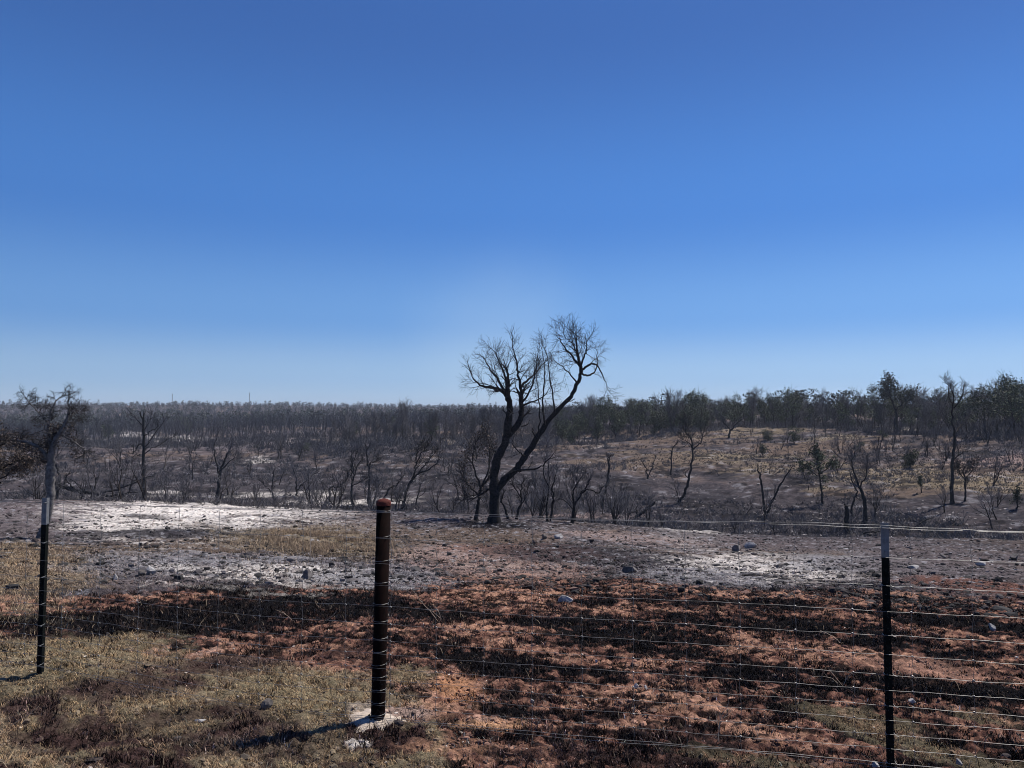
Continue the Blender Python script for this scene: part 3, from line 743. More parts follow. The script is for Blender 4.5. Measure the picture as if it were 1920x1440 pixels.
def rubble(mb, x, y, s, tint, rngs, flat=.6, sink=.2):
    z = H(x, y) + (fbm(x * 9, y * 9, 81, 3) - .5) * .035 * sstep(2, 4, np.hypot(x, y))
    for j in range(8):
        k = np.nonzero(rngs.integers(0, 8, len(x)) == j)[0] if False else np.arange(j, len(x), 8)
        v, f = rp[j]; n = len(k)
        a = rngs.uniform(0, 6.28, n); ca, sa = np.cos(a)[:, None], np.sin(a)[:, None]
        sx = s[k][:, None] * rngs.uniform(.7, 1.5, (n, 1)); sy = s[k][:, None] * rngs.uniform(.6, 1.1, (n, 1)); szz = s[k][:, None] * flat * rngs.uniform(.5, 1.2, (n, 1))
        vx = v[None, :, 0] * sx; vy = v[None, :, 1] * sy; vz = v[None, :, 2] * szz
        V = np.stack([vx * ca - vy * sa + x[k][:, None], vx * sa + vy * ca + y[k][:, None], vz + z[k][:, None] + szz * (1 - 2 * sink) * .6], -1)
        Fm = f[None] + (np.arange(n) * len(v))[:, None, None]
        mb.add(V.reshape(-1, 3), f3=Fm.reshape(-1, 3), tint=np.repeat(tint[k], len(v), 0))
# pebbles and clods in the foreground
x, y = scatter(110000, 3.0, 13, gr, p=.8); c = soil(x, y); lum = c.mean(1)
k = ((lum > .12) & (gr.random(len(x)) < .55)) | (gr.random(len(x)) < .05)
x, y, c = x[k], y[k], c[k]
t = np.clip(c * gr.uniform(.5, 3.0, (len(x), 1)) + gr.uniform(0, .10, (len(x), 1)), 0, 2.2)
wh = gr.random(len(x)) < .03; t[wh] = [1.7, 1.6, 1.45]
s = np.clip(gr.lognormal(math.log(.007), .6, len(x)), .003, .028); s[wh] = np.minimum(s[wh], .010)
mb = MB(); rubble(mb, x, y, s, t, gr)
o = mb.build('pebbles', M['stone']); tag(o, 'pebbles and red clods strewn over the near ground', 'gravel', kind='stuff')
# loose stones on the bench
x, y = scatter(52000, 8.5, 40, gr, p=.9); c = soil(x, y)
t = np.clip(c * gr.uniform(.2, 2.6, (len(x), 1)) + gr.uniform(0, .35, (len(x), 1)) ** 1.8, .04, 2.4); bk = gr.random(len(x)) < .3; t[bk] = .07
s = np.clip(gr.lognormal(math.log(.017), .6, len(x)), .008, .09)
mb = MB(); rubble(mb, x, y, s, t, gr)
o = mb.build('loose_stones', M['stone']); tag(o, 'ashy stone rubble covering the flat between fence and trees', 'gravel', kind='stuff')
# stones on the far slopes
x, y = scatter(26000, 38, 190, gr, p=1.0)
k = (x > -8) | (gr.random(len(x)) < .35); x, y = x[k], y[k]
cl = fbm(x * .08, y * .16, 121, 4) + .25 * sstep(20, 0, np.abs(x - 12)) * sstep(100, 60, y)
k = gr.random(len(x)) < np.clip((cl - .42) * 3, .04, 1); x, y = x[k], y[k]
s = np.clip(gr.lognormal(math.log(.055), .55, len(x)), .03, .28)
t = np.array([[1.0, .95, .93]]) * gr.uniform(.12, 1.25, (len(x), 1))
mb = MB(); rubble(mb, x, y, s, t, gr, flat=.4)
o = mb.build('slope_stones', M['stone']); tag(o, 'pale stones scattered over the burnt slopes across the valley', 'gravel', kind='stuff')
# END_SOILS
# ------------------------------------------------------------------ sketched trees (each rooted at its own spot, stems with real depth)
def stem_from(points, Y, r0, r1, rng, bend=0.0, sub=4, wob=0.0006):
    """points in picture columns and rows at distance Y -> smooth 3-D stem; bend pushes its end nearer or farther"""
    n = len(points); P = []
    for i, (px, py) in enumerate(points):
        f = i / (n - 1); P.append(at(px, Y + bend * f ** 1.4, py))
    P = np.array(P)
    # Catmull-Rom
    Q = np.concatenate([[2 * P[0] - P[1]], P, [2 * P[-1] - P[-2]]]); out = []
    for i in range(n - 1):
        a, b, c, d = Q[i:i + 4]
        for k in range(sub):
            t = k / sub
            out.append(.5 * ((2 * b) + (-a + c) * t + (2 * a - 5 * b + 4 * c - d) * t * t + (-a + 3 * b - 3 * c + d) * t ** 3))
    out.append(P[-1]); out = np.array(out)
    out[1:-1] += rng.normal(0, wob, (len(out) - 2, 3)) * Y
    L_ = np.concatenate([[0], np.cumsum(np.linalg.norm(np.diff(out, axis=0), axis=1))]); L_ /= L_[-1]
    return out, (r0 * (1 - L_) + r1 * L_) * (1 + rng.normal(0, .05, len(out)))
def sketch_tree(name, label, cat, Y, stems, seed, tw=(5, 5, 3), tl=(.5, .3, .16), tlo=.4, bark='char_bark', twig='dark_twig', up=.12, minr=.003, leaf=None, ang=(.45, .95), group=None, flare=1.0, wander=.2):
    """stems: (points, r0, r1, bend[, twig factor]); tl in units of tree height"""
    rng = np.random.default_rng(seed)
    lines = []; tws = []; ends = []
    base = at(stems[0][0][0][0], Y, stems[0][0][0][1]); base[2] = min(base[2], G(base[0], base[1]) + .05)
    top = min(q[1] for st in stems for q in st[0]); hgt = (stems[0][0][0][1] - top) / FPX * Y
    for st in stems:
        pts, r0, r1, bend = st[:4]; tf = st[4] if len(st) > 4 else 1.0
        ln_ = stem_from(pts, Y, r0 * Y / FPX, max(r1 * Y / FPX, minr), rng, bend * hgt)
        if st is stems[0]:
            ln_[1][0] *= 1 + .55 * flare; ln_[1][1] *= 1 + .2 * flare; ln_[0][0][2] = min(ln_[0][0][2], G(*ln_[0][0][:2])) - .05
        lines.append(ln_)
        if tf <= 0: continue
        ext = hgt * min(1, (np.linalg.norm(ln_[0][-1] - ln_[0][0]) / hgt + .25))
        a = spawn(rng, ln_, max(1, int(tw[0] * tf * 2)), tl[0] * hgt * .55, tlo, ang, up, 7, wander, .42, .3, minr * 1.8)
        # ends keep growing
        a += [branch(rng, ln_[0][-1], unit(ln_[0][-1] - ln_[0][-2]) + rng.normal(0, .25, 3), tl[0] * hgt * .5, ln_[1][-1], minr, 7, wander, up) for _ in range(2)]
        b = [q for l in a for q in spawn(rng, l, tw[1], tl[1] * hgt * .5, .15, ang, up, 5, wander, .6, .4, minr * 1.2)]
        c = [q for l in b for q in spawn(rng, l, tw[2], tl[2] * hgt * .5, .2, ang, up, 4, wander, .6, .5, minr)]
        tws += a + b + c; ends += [l[0][-1] for l in c] + [l[0][2] for l in c]
    root = empty(name, base, label, cat, group)
    big = [(p - base, r) for p, r in lines]
    mb = MB(); tubes(mb, big, 9); mb.build('trunk', M[bark], root, smooth=True)
    mb = MB(); tubes(mb, [(p - base, r) for p, r in tws], 3)
    if tws:
        cr_ = mb.build('crown', M[twig], root)
        if leaf:
            matn, per, size, spread, frac = leaf[:5]
            e = np.array(ends) - base; e = e[rng.random(len(e)) < frac]
            if len(leaf) > 5:
                w = np.array([proj(q + base) for q in e]); x0, y0, x1, y1 = leaf[5]; e = e[(w[:, 0] > x0) & (w[:, 0] < x1) & (w[:, 1] > y0) & (w[:, 1] < y1)]
            mb = MB(); leaves(rng, mb, e, per, size, spread); mb.build('leaves', M[matn], root)
    return root
TR = 'bare burnt tree'
# the big leaning oak
hb = hit(927, 981)
YO = float(hb[1])
oak = sketch_tree('oak_tree', 'big charred black oak with forked leaning trunks and bare crown rising above the skyline', 'tree', YO, [
    ([(927, 983), (927, 945), (926, 910), (928, 880), (934, 856), (945, 834), (951, 815)], 9.8, 7.2, 0, 0),
    ([(934, 856), (928, 846), (922, 842)], 1.6, .9, .05, 0), ([(1006, 824), (1000, 812), (998, 803)], 1.5, .8, -.05, 0), ([(955, 780), (946, 772), (942, 762)], 1.4, .7, .04, 0), ([(1062, 752), (1070, 752), (1078, 748)], 1.2, .6, .04, 0), ([(978, 800), (988, 796), (994, 788)], 1.4, .7, .04, 0),
    ([(951, 815), (952, 795), (955, 775), (956, 757), (952, 745)], 7.5, 5, -.05, .3),
    ([(952, 745), (947, 738), (936, 730), (920, 727), (900, 722), (885, 706)], 4.2, 1.0, -.12, 1.3),
    ([(954, 750), (952, 735), (953, 715), (951, 698)], 4.5, 2.2, .02, .5),
    ([(948, 738), (935, 714), (920, 694), (910, 676)], 2.6, .8, .15, 1.2),
    ([(952, 725), (945, 700), (934, 674), (928, 660)], 2.2, .7, -.1, 1.2),
    ([(949, 822), (962, 806), (972, 793), (977, 781), (978, 764), (977, 748)], 6.5, 4.5, .06, .3),
    ([(977, 748), (976, 726), (972, 704), (969, 682), (964, 662), (960, 652)], 3.6, .8, 0, 1.4),
    ([(976, 728), (990, 712), (1004, 700), (1016, 684)], 2.4, .8, .15, 1.2),
    ([(978, 755), (992, 735), (1000, 715), (1006, 680)], 2.2, .7, -.15, .9),
    ([(978, 762), (1000, 752), (1020, 742), (1030, 728)], 2.0, .6, .1, .7),
    ([(931, 920), (946, 900), (962, 886), (977, 868), (990, 848), (1006, 822), (1027, 790), (1048, 767), (1070, 744), (1082, 720), (1090, 698)], 7.2, 3.2, .10, 0),
    ([(1090, 698), (1088, 684), (1083, 664), (1081, 645), (1079, 626)], 3.8, .7, 0, 1.5),
    ([(1088, 688), (1072, 668), (1058, 650), (1050, 638), (1044, 628)], 2.4, .6, .12, 1.1),
    ([(1083, 664), (1074, 645), (1064, 636), (1057, 626)], 1.6, .5, -.1, .9),
    ([(1089, 686), (1097, 665), (1100, 650), (1100, 640)], 2.0, .6, -.12, 1.1),
    ([(1091, 694), (1100, 687), (1112, 682), (1124, 690), (1132, 708), (1138, 724)], 2.4, .5, .03, .25),
    ([(1091, 700), (1104, 704), (1114, 697), (1121, 680), (1118, 655)], 2.0, .5, .12, .6),
    ([(1081, 718), (1068, 700), (1056, 690), (1044, 680)], 1.6, .5, -.15, .8),
    ([(1040, 774), (1036, 740), (1030, 700), (1024, 660)], 1.8, .5, .05, .6),
    ([(1022, 797), (1018, 750), (1022, 705), (1016, 655)], 2.0, .5, .1, .7),
    ([(1008, 820), (1012, 780), (1010, 740), (1005, 700)], 1.7, .5, -.05, .5),
    ([(948, 900), (965, 884), (1000, 880), (1018, 872), (1030, 860)], 2.8, .9, -.1, .4),
    ([(985, 855), (970, 845), (960, 830)], 1.5, .6, -.1, .4),
    ([(926, 912), (917, 916), (905, 925), (896, 930)], 3.0, 1.2, .05, .3),
    ], 4, tw=(4, 5, 3), tl=(.175, .145, .09), tlo=.18, minr=.0034, up=.04, ang=(.35, 1.0), wander=.15)

# leafy curled-up tree at the far left, with dry leaves
def bush_crown(name, label, Y, stems, seed, **k): return sketch_tree(name, label, 'tree', Y, stems, seed, **k)
lb = hit(70, 1010)
sketch_tree('scorched_oak', 'scorched tree with dry curled brown leaves behind the left steel post', 'tree', float(lb[1]), [
    ([(72, 1012), (84, 985), (92, 960), (95, 930), (95, 900), (94, 878)], 4.5, 8.5, 0, 0),
    ([(94, 882), (96, 860), (100, 835), (112, 812), (124, 790), (130, 768), (128, 754)], 7.5, .9, -.05, 1.0),
    ([(95, 870), (84, 850), (66, 836), (40, 826), (12, 822)], 4.5, 1.4, -.08, 1.2),
    ([(98, 850), (94, 820), (92, 790), (100, 760), (110, 748), (117, 742)], 4.0, .8, .08, .7),
    ([(112, 812), (128, 822), (146, 834), (160, 845)], 2.4, .8, .02, .7),
    ([(96, 800), (80, 780), (64, 764), (52, 752)], 2.4, .8, .12, .9),
    ([(122, 790), (136, 776), (150, 768)], 1.8, .6, .1, .7),
    ([(92, 860), (75, 862), (50, 866), (25, 872)], 2.6, .9, .12, 1.0)],
    8, tw=(7, 6, 4), tl=(.19, .14, .09), tlo=.12, bark='grey_bark', twig='dark_twig', minr=.003, ang=(.6, 1.5), up=-.02, leaf=('brown_leaf', 2, .017, .03, .75, (-200, 790, 140, 900)), flare=0, wander=.3)
sketch_tree('scorched_oak', 'scorched tree at the left frame edge, its leafy brown boughs reaching in', 'tree', 10.5, [
    ([(-150, 1010), (-120, 940), (-90, 900), (-70, 880)], 12, 8, 0, 0),
    ([(-70, 880), (-40, 876), (-5, 882), (20, 868), (38, 862)], 5, 1.4, .05, 1.2), ([(-75, 880), (-50, 850), (-20, 838), (10, 832)], 5, 1.2, -.1, 1.3),
    ([(-80, 890), (-60, 910), (-20, 905), (10, 893), (30, 875)], 3.5, 1, .1, .7), ([(-70, 880), (-80, 840), (-60, 810), (-30, 795)], 5, 1, .1, 1.2)],
    9, tw=(6, 6, 3), tl=(.26, .20, .13), tlo=.2, bark='char_bark', minr=.003, ang=(.5, 1.2), up=.02, leaf=('brown_leaf', 3, .016, .04, .5), flare=0, wander=.3)

SK = [
 # name, label, base(px,py), stems, seed, kwargs
 ('dead_pine', 'thin dead pole tree with thorny side branches left of the white ash patch', (270, 938),
   [([(271, 940), (270, 900), (269, 860), (269, 820), (269, 787)], 3.6, 2.0, 0, .25), ([(270, 838), (280, 828), (292, 812), (306, 792)], 1.2, .5, .1, .5), ([(269, 836), (262, 832), (255, 842), (250, 850)], 1.4, .6, -.1, .5),
    ([(270, 818), (283, 808), (296, 800)], 1.0, .4, -.1, .5), ([(269, 800), (258, 788), (248, 776)], 1.0, .4, .1, .5), ([(270, 852), (285, 840), (300, 834), (318, 822)], 1.0, .4, .1, .5), ([(269, 858), (258, 852), (246, 858)], .9, .4, .1, .4),
    ([(269, 808), (278, 794), (282, 780)], 1.0, .4, 0, .5)], 21, dict(tw=(4, 4, 2), tl=(.22, .14, .08), ang=(.4, .9), wander=.12)),
 ('burnt_tree', 'bare slender tree leaning right on the far rim of the white ash', (410, 934),
   [([(409, 936), (410, 905), (414, 882), (420, 865), (428, 848)], 3.4, 1.4, 0, .8), ([(410, 890), (404, 860), (402, 835), (408, 815)], 1.8, .6, .1, 1), ([(414, 882), (428, 868), (440, 858)], 1.5, .5, -.1, .9)], 22, dict(tw=(5, 5, 4), tl=(.36, .24, .15), twig='grey_twig')),
 ('burnt_tree', 'small crooked black tree bent sharply to the right, left of the pipe post', (619, 942),
   [([(619, 943), (618, 925), (619, 916), (634, 913), (646, 905), (652, 894)], 2.2, 1.0, 0, .7), ([(646, 905), (650, 890), (660, 878)], 1.2, .5, .1, .8)], 23, dict(tw=(4, 4, 3), tl=(.35, .22, .12), wander=.25)),
 ('burnt_tree', 'upright black tree with a straight bare spike beside its fork, left of the pipe post', (660, 946),
   [([(660, 948), (659, 925), (660, 905), (659, 880), (659, 856)], 2.3, 1.0, 0, .1), ([(660, 905), (666, 885), (672, 870), (680, 862)], 1.8, .6, .1, 1.1), ([(660, 912), (672, 905), (684, 899)], 1.2, .5, -.1, .8), ([(664, 890), (662, 870), (668, 850)], 1.2, .5, -.1, .8)], 24, dict(tw=(4, 5, 3), tl=(.32, .22, .14))),
 ('burnt_tree', 'wavy stemmed black tree just left of the pipe post', (693, 950),
   [([(694, 952), (690, 925), (693, 900), (692, 880), (688, 865), (687, 845)], 2.6, 1.0, 0, .9), ([(692, 872), (700, 866), (710, 864)], 1.5, .6, .1, .9), ([(692, 938), (697, 928), (701, 918)], 1, .4, .1, .3)], 25, dict(tw=(4, 5, 3), tl=(.32, .22, .14), wander=.25)),
 ('burnt_tree', 'low black bough arching up to the right behind the pipe post', (716, 950),
   [([(717, 950), (722, 930), (732, 915), (745, 908), (753, 895)], 2.2, .8, .1, .8)], 26, dict(tw=(5, 5, 3), tl=(.4, .25, .15), wander=.25)),
 ('burnt_tree', 'right leaning black tree with some brown leaves, right of the pipe post', (756, 953),
   [([(755, 955), (761, 930), (764, 915), (772, 900), (784, 888), (800, 882), (818, 870)], 3.0, 1.0, 0, .9), ([(765, 912), (776, 892), (780, 870), (783, 848)], 2.2, .7, .1, 1.1), ([(784, 888), (800, 868), (815, 850)], 1.5, .6, .1, 1.1), ([(780, 870), (790, 850), (800, 838)], 1.2, .5, -.1, 1)],
   27, dict(tw=(5, 5, 3), tl=(.38, .26, .15), leaf=('brown_leaf', 2, .045, .07, .55, (740, 810, 860, 880)))),
 ('scorched_tree', 'small tree with a rusty brown leafy crown close left of the big oak', (896, 976),
   [([(893, 978), (896, 950), (898, 930), (902, 915), (910, 905)], 4.0, 2.0, .15, .4), ([(902, 915), (892, 890), (886, 860), (892, 830)], 2.0, .7, .15, 1.4), ([(904, 912), (915, 885), (918, 855), (916, 825)], 2.0, .7, .25, 1.4), ([(897, 930), (885, 915), (874, 905), (866, 890)], 1.6, .5, .2, 1), ([(900, 925), (885, 930), (870, 936)], 1.3, .5, 0, .6)],
   28, dict(tw=(5, 5, 3), tl=(.36, .26, .16), leaf=('brown_leaf', 1, .040, .10, .7, (850, 790, 950, 925)))),
 ('burnt_tree', 'small gnarled black tree tucked behind the big oak on its right', (969, 974),
   [([(968, 976), (972, 958), (977, 945), (977, 925), (980, 905)], 2.6, 1.0, .05, .9), ([(976, 930), (965, 915), (960, 902)], 1.4, .5, .1, .9), ([(972, 952), (986, 930), (990, 915)], 1.2, .5, -.1, .8)], 29, dict(tw=(5, 5, 3), tl=(.4, .28, .17), wander=.25)),
 ('burnt_tree', 'short black stem crowding the foot of the big oak', (950, 973), [([(952, 975), (948, 958), (941, 940), (944, 925)], 2.4, 1.0, .1, .5)], 30, dict(tw=(4, 4, 3), tl=(.4, .3, .2), wander=.25)),
 ('burnt_tree', 'twin stemmed grey twiggy tree right of the big oak', (1029, 977),
   [([(1027, 979), (1025, 960), (1027, 935), (1030, 905), (1028, 870)], 2.0, .9, .05, 1.1), ([(1032, 979), (1034, 958), (1038, 938), (1036, 915), (1042, 890)], 2.0, .9, -.05, 1.1), ([(1029, 910), (1020, 890), (1024, 850), (1026, 830)], 1.3, .5, .1, .9)],
   31, dict(tw=(5, 5, 4), tl=(.34, .24, .15), twig='grey_twig')),
 ('burnt_tree', 'spreading black tree with a wide twiggy crown, second right of the big oak', (1073, 981),
   [([(1072, 983), (1075, 960), (1078, 946), (1090, 925), (1100, 913), (1105, 900)], 3.0, 1.2, 0, 1.0), ([(1077, 948), (1074, 925), (1082, 905), (1092, 892)], 2.0, .7, .1, 1.1), ([(1090, 925), (1104, 918), (1122, 924), (1132, 912)], 1.6, .6, -.05, 1), ([(1075, 955), (1060, 940), (1050, 935)], 1.3, .5, .1, .8)],
   32, dict(tw=(5, 6, 4), tl=(.4, .28, .17), twig='grey_twig')),
 ('dead_snag', 'thin broken black pole right of the twiggy trees', (1131, 950), [([(1128, 955), (1133, 925), (1139, 900), (1141, 880), (1142, 862)], 2.2, 2.0, .05, .35), ([(1141, 868), (1138, 858)], 1.2, .8, 0, .1)], 33, dict(tw=(3, 4, 2), tl=(.2, .14, .08))),
 ('charred_snag', 'short charred snag leaning right on the dark valley rim', (1194, 970), [([(1192, 970), (1204, 962), (1216, 952), (1228, 942)], 3.4, 2.2, .05, 0), ([(1193, 968), (1193, 950)], 1.4, .9, 0, 0)], 34, dict(flare=.3)),
 ('burnt_tree', 'tall slim tree leaning right alone on the stony slope', (1277, 942),
   [([(1270, 948), (1280, 930), (1290, 905), (1295, 880), (1299, 850), (1297, 825)], 2.8, 1.3, 0, .5), ([(1298, 845), (1308, 835), (1316, 825), (1320, 810)], 1.6, .5, .1, 1.1), ([(1297, 825), (1288, 812), (1284, 797)], 1.5, .5, 0, 1.1), ([(1298, 840), (1292, 830), (1280, 822)], 1.1, .4, -.1, 1)],
   35, dict(tw=(4, 5, 4), tl=(.28, .19, .11))),
 ('dead_pole', 'straight thin black pole left of the slim leaning tree', (1258, 890), [([(1258, 892), (1259, 870), (1260, 845), (1270, 830)], 1.6, .8, 0, .5)], 36, dict(tw=(3, 3, 2), tl=(.2, .14, .1))),
 ('burnt_tree', 'small forked black sapling on the rocky slope between two poles', (1215, 898), [([(1214, 900), (1212, 880), (1204, 866)], 1.5, .6, 0, .8), ([(1214, 895), (1222, 880), (1229, 860)], 1.3, .5, .1, .7)], 37, dict(tw=(3, 4, 2), tl=(.35, .25, .14))),
 ('dead_tree', 'wide V forked black tree trunk pair in front of the dark slope', (1436, 968), [([(1436, 972), (1433, 950), (1429, 920), (1425, 895), (1421, 880)], 2.6, 1.4, .02, .25), ([(1436, 968), (1446, 945), (1458, 920), (1470, 898), (1482, 880)], 2.4, 1.0, -.1, .25)], 38, dict(tw=(3, 3, 2), tl=(.2, .14, .1))),
 ('juniper_sapling', 'slim tree with a dark flat crown alone mid slope on the right', (1541, 946), [([(1542, 948), (1541, 925), (1538, 900), (1535, 882)], 1.8, 1.2, 0, .7), ([(1538, 895), (1524, 884), (1508, 876)], 1.0, .4, .1, 1), ([(1537, 890), (1550, 878), (1560, 870)], 1.0, .4, -.1, 1), ([(1535, 882), (1532, 865), (1530, 850)], 1.2, .4, 0, 1.2)], 39,
   dict(tw=(4, 5, 3), tl=(.26, .18, .11), leaf=('green_leaf', 2, .09, .10, .6))),
 ('charred_stump', 'thick charred stump standing in the dark hollow on the right', (1588, 1002), [([(1588, 1004), (1587, 985), (1588, 965), (1587, 948)], 5.2, 3.6, 0, 0), ([(1587, 950), (1583, 944)], 1.8, .8, 0, 0)], 40, dict(flare=.5)),
 ('fallen_bough', 'long curved black bough fallen left from the charred stump', (1584, 950), [([(1586, 950), (1572, 960), (1552, 972), (1520, 985), (1480, 994), (1445, 1000)], 1.8, 1.2, .6, .15)], 41, dict(tw=(3, 3, 2), tl=(.3, .2, .1), flare=0)),
 ('burnt_tree', 'thick stemmed curved tree with a grey twiggy crown right of the charred stump', (1617, 986), [([(1618, 988), (1623, 960), (1619, 930), (1610, 912)], 4.4, 2.6, 0, .2), ([(1610, 912), (1602, 890), (1598, 868), (1604, 845)], 2.0, .6, .1, 1.4), ([(1612, 915), (1622, 895), (1626, 870)], 1.5, .5, -.1, 1.3)], 42,
   dict(tw=(5, 6, 4), tl=(.3, .22, .14), twig='grey_twig')),
 ('burnt_tree', 'thin crooked tree squeezed between charred stump and thick curved tree', (1602, 972), [([(1601, 974), (1596, 955), (1602, 938), (1606, 920), (1598, 905), (1594, 888)], 2.4, .8, .05, .6)], 43, dict(tw=(4, 4, 3), tl=(.25, .2, .12), wander=.25)),
 ('burnt_tree', 'tallest bare tree on the right slope, straight pale grey trunk', (1784, 946), [([(1784, 950), (1785, 920), (1786, 880), (1788, 850), (1790, 815), (1786, 790), (1788, 760), (1786, 735)], 3.6, 1.2, 0, .9), ([(1790, 815), (1800, 800), (1815, 785)], 2.0, .6, .1, 1), ([(1787, 862), (1800, 852), (1815, 845), (1830, 848)], 1.4, .5, -.05, .7), ([(1787, 760), (1780, 745), (1778, 722)], 1.5, .4, .1, .9), ([(1788, 765), (1798, 752), (1806, 735)], 1.4, .4, -.1, .9)], 44,
   dict(tw=(4, 5, 4), tl=(.19, .13, .08), bark='char_brown', twig='grey_twig')),
 ('scorched_tree', 'short dark leafy tree close right of the tallest bare tree', (1809, 940), [([(1809, 943), (1810, 920), (1810, 900), (1806, 885)], 1.8, 1.2, 0, .7), ([(1810, 900), (1800, 888), (1795, 875)], 1.0, .5, .1, 1.2), ([(1810, 898), (1820, 886), (1826, 870)], 1.0, .5, -.1, 1.2)], 45, dict(tw=(4, 5, 3), tl=(.4, .26, .16), leaf=('brown_leaf', 2, .06, .08, .5))),
 ('juniper_sapling', 'small dark half burnt bush tree at the right frame edge', (1906, 955), [([(1907, 958), (1907, 940), (1908, 926)], 1.6, .8, 0, 1.4)], 46, dict(tw=(4, 5, 3), tl=(.5, .3, .2), leaf=('green_leaf', 2, .06, .08, .7))),
 ('juniper_sapling', 'thin sapling with narrow dark top in tan grass left of the tallest bare tree', (1728, 925), [([(1729, 926), (1727, 908), (1724, 897)], 1.0, .6, 0, 1.2)], 47, dict(tw=(4, 4, 3), tl=(.4, .2, .1), leaf=('green_leaf', 2, .06, .05, .7))),
 ('dark_oak', 'leafy dark tree with a V shaped trunk breaking the right skyline', (1680, 788), [([(1680, 790), (1680, 775), (1679, 766)], 3.0, 2.2, 0, 0), ([(1679, 768), (1672, 752), (1662, 738)], 1.8, .6, .1, 1.2), ([(1680, 768), (1690, 758), (1702, 746)], 1.8, .6, -.1, 1.2), ([(1672, 752), (1668, 735), (1665, 720)], 1.0, .4, 0, 1.2)], 48,
   dict(tw=(5, 5, 3), tl=(.5, .35, .2), minr=.012, leaf=('far_leaf', 3, .18, .25, .5))),
 ('burnt_tree', 'crooked bare tree leaning right at the foot of the dark wood', (1366, 822), [([(1366, 824), (1370, 808), (1380, 796), (1392, 786)], 2.2, .8, 0, 1.0), ([(1370, 808), (1360, 795), (1354, 786)], 1.2, .5, .1, 1)], 49, dict(tw=(5, 5, 3), tl=(.5, .34, .2), minr=.012, twig='grey_twig')),
 ('burnt_tree', 'short black stub sapling at the left end of the ash rim rocks', (512, 936), [([(515, 940), (511, 925), (512, 897)], 1.7, .8, 0, .8), ([(511, 922), (500, 915), (492, 905)], 1.0, .4, 0, .9)], 50, dict(tw=(4, 4, 3), tl=(.5, .3, .2))),
 ('burnt_tree', 'thin bare tree with a long arm sloping up right, right of the ash rim rocks', (556, 930), [([(556, 931), (556, 915), (555, 895), (550, 880)], 1.8, .8, .1, .9), ([(556, 920), (570, 905), (580, 893), (596, 885)], 1.3, .5, 0, .8)], 51, dict(tw=(5, 5, 3), tl=(.45, .3, .18), twig='grey_twig')),
]
for (name, label, (bx, by), stems, seed, kw) in SK:
    b = hit(bx, by); Yb = float(b[1])
    if name == 'dark_oak': Yb = min(Yb, 120.0)
    kw = dict(kw); kw.setdefault('minr', max(.004, .00014 * Yb))
    cat = {'fallen_bough': 'branch', 'charred_stump': 'stump', 'charred_snag': 'snag', 'dead_snag': 'snag', 'dead_pole': 'snag'}.get(name, 'tree')
    sketch_tree(name, label, cat, Yb, stems, seed, **kw)
# ------------------------------------------------------------------ copied trees: the valley and the woods beyond
def bare_proto(name, seed, hgt=5.0, nst=1, counts=(7, 5, 4), minr=.012, lean=.15, twig='grey_twig', spread=1.0, wander=.18, vert=False, leaf=None, bark='char_brown', r0=.10):
    rng = np.random.default_rng(seed); L1 = []; tw = []
    for k in range(nst):
        d = np.array([rng.normal(0, lean), rng.normal(0, lean), 1])
        p = np.array([rng.normal(0, .12), rng.normal(0, .12), -.1]) * (nst > 1) - np.array([0, 0, .1])
        ln_ = branch(rng, p, d, hgt * (.95 if vert else .72) * rng.uniform(.85, 1), r0, r0 * .22, 9, wander * .6, .12)
        L1.append(ln_)
        limbs = spawn(rng, ln_, counts[0], hgt * (.24 if vert else .46) * spread, .28, (.35, .9) if not vert else (.25, .6), .25, 7, wander, .55, .3, minr * 1.6)
        if not vert: L1 += limbs[:4]
        b = [q for l in limbs for q in spawn(rng, l, counts[1], hgt * .20 * spread, .2, (.35, .9), .2, 5, wander, .6, .5, minr * 1.2)]
        c = [q for l in b for q in spawn(rng, l, counts[2], hgt * .10 * spread, .2, (.35, .9), .15, 4, wander, .7, .6, minr)]
        tw += (limbs if vert else limbs[4:]) + b + c
    root = bpy.data.objects.new(name, None); COL.objects.link(root); root.empty_display_size = .2
    mb = MB(); tubes(mb, L1, 5); mb.build('trunk', M[bark], root)
    mb = MB(); tubes(mb, tw, 3); mb.build('crown', M[twig], root)
    if leaf:
        m_, per, size, sp, frac = leaf; e = np.array([l[0][-1] for l in tw]); e = e[rng.random(len(e)) < frac]
        mb = MB(); leaves(rng, mb, e, per, size, sp); mb.build('leaves', M[m_], root)
    return root
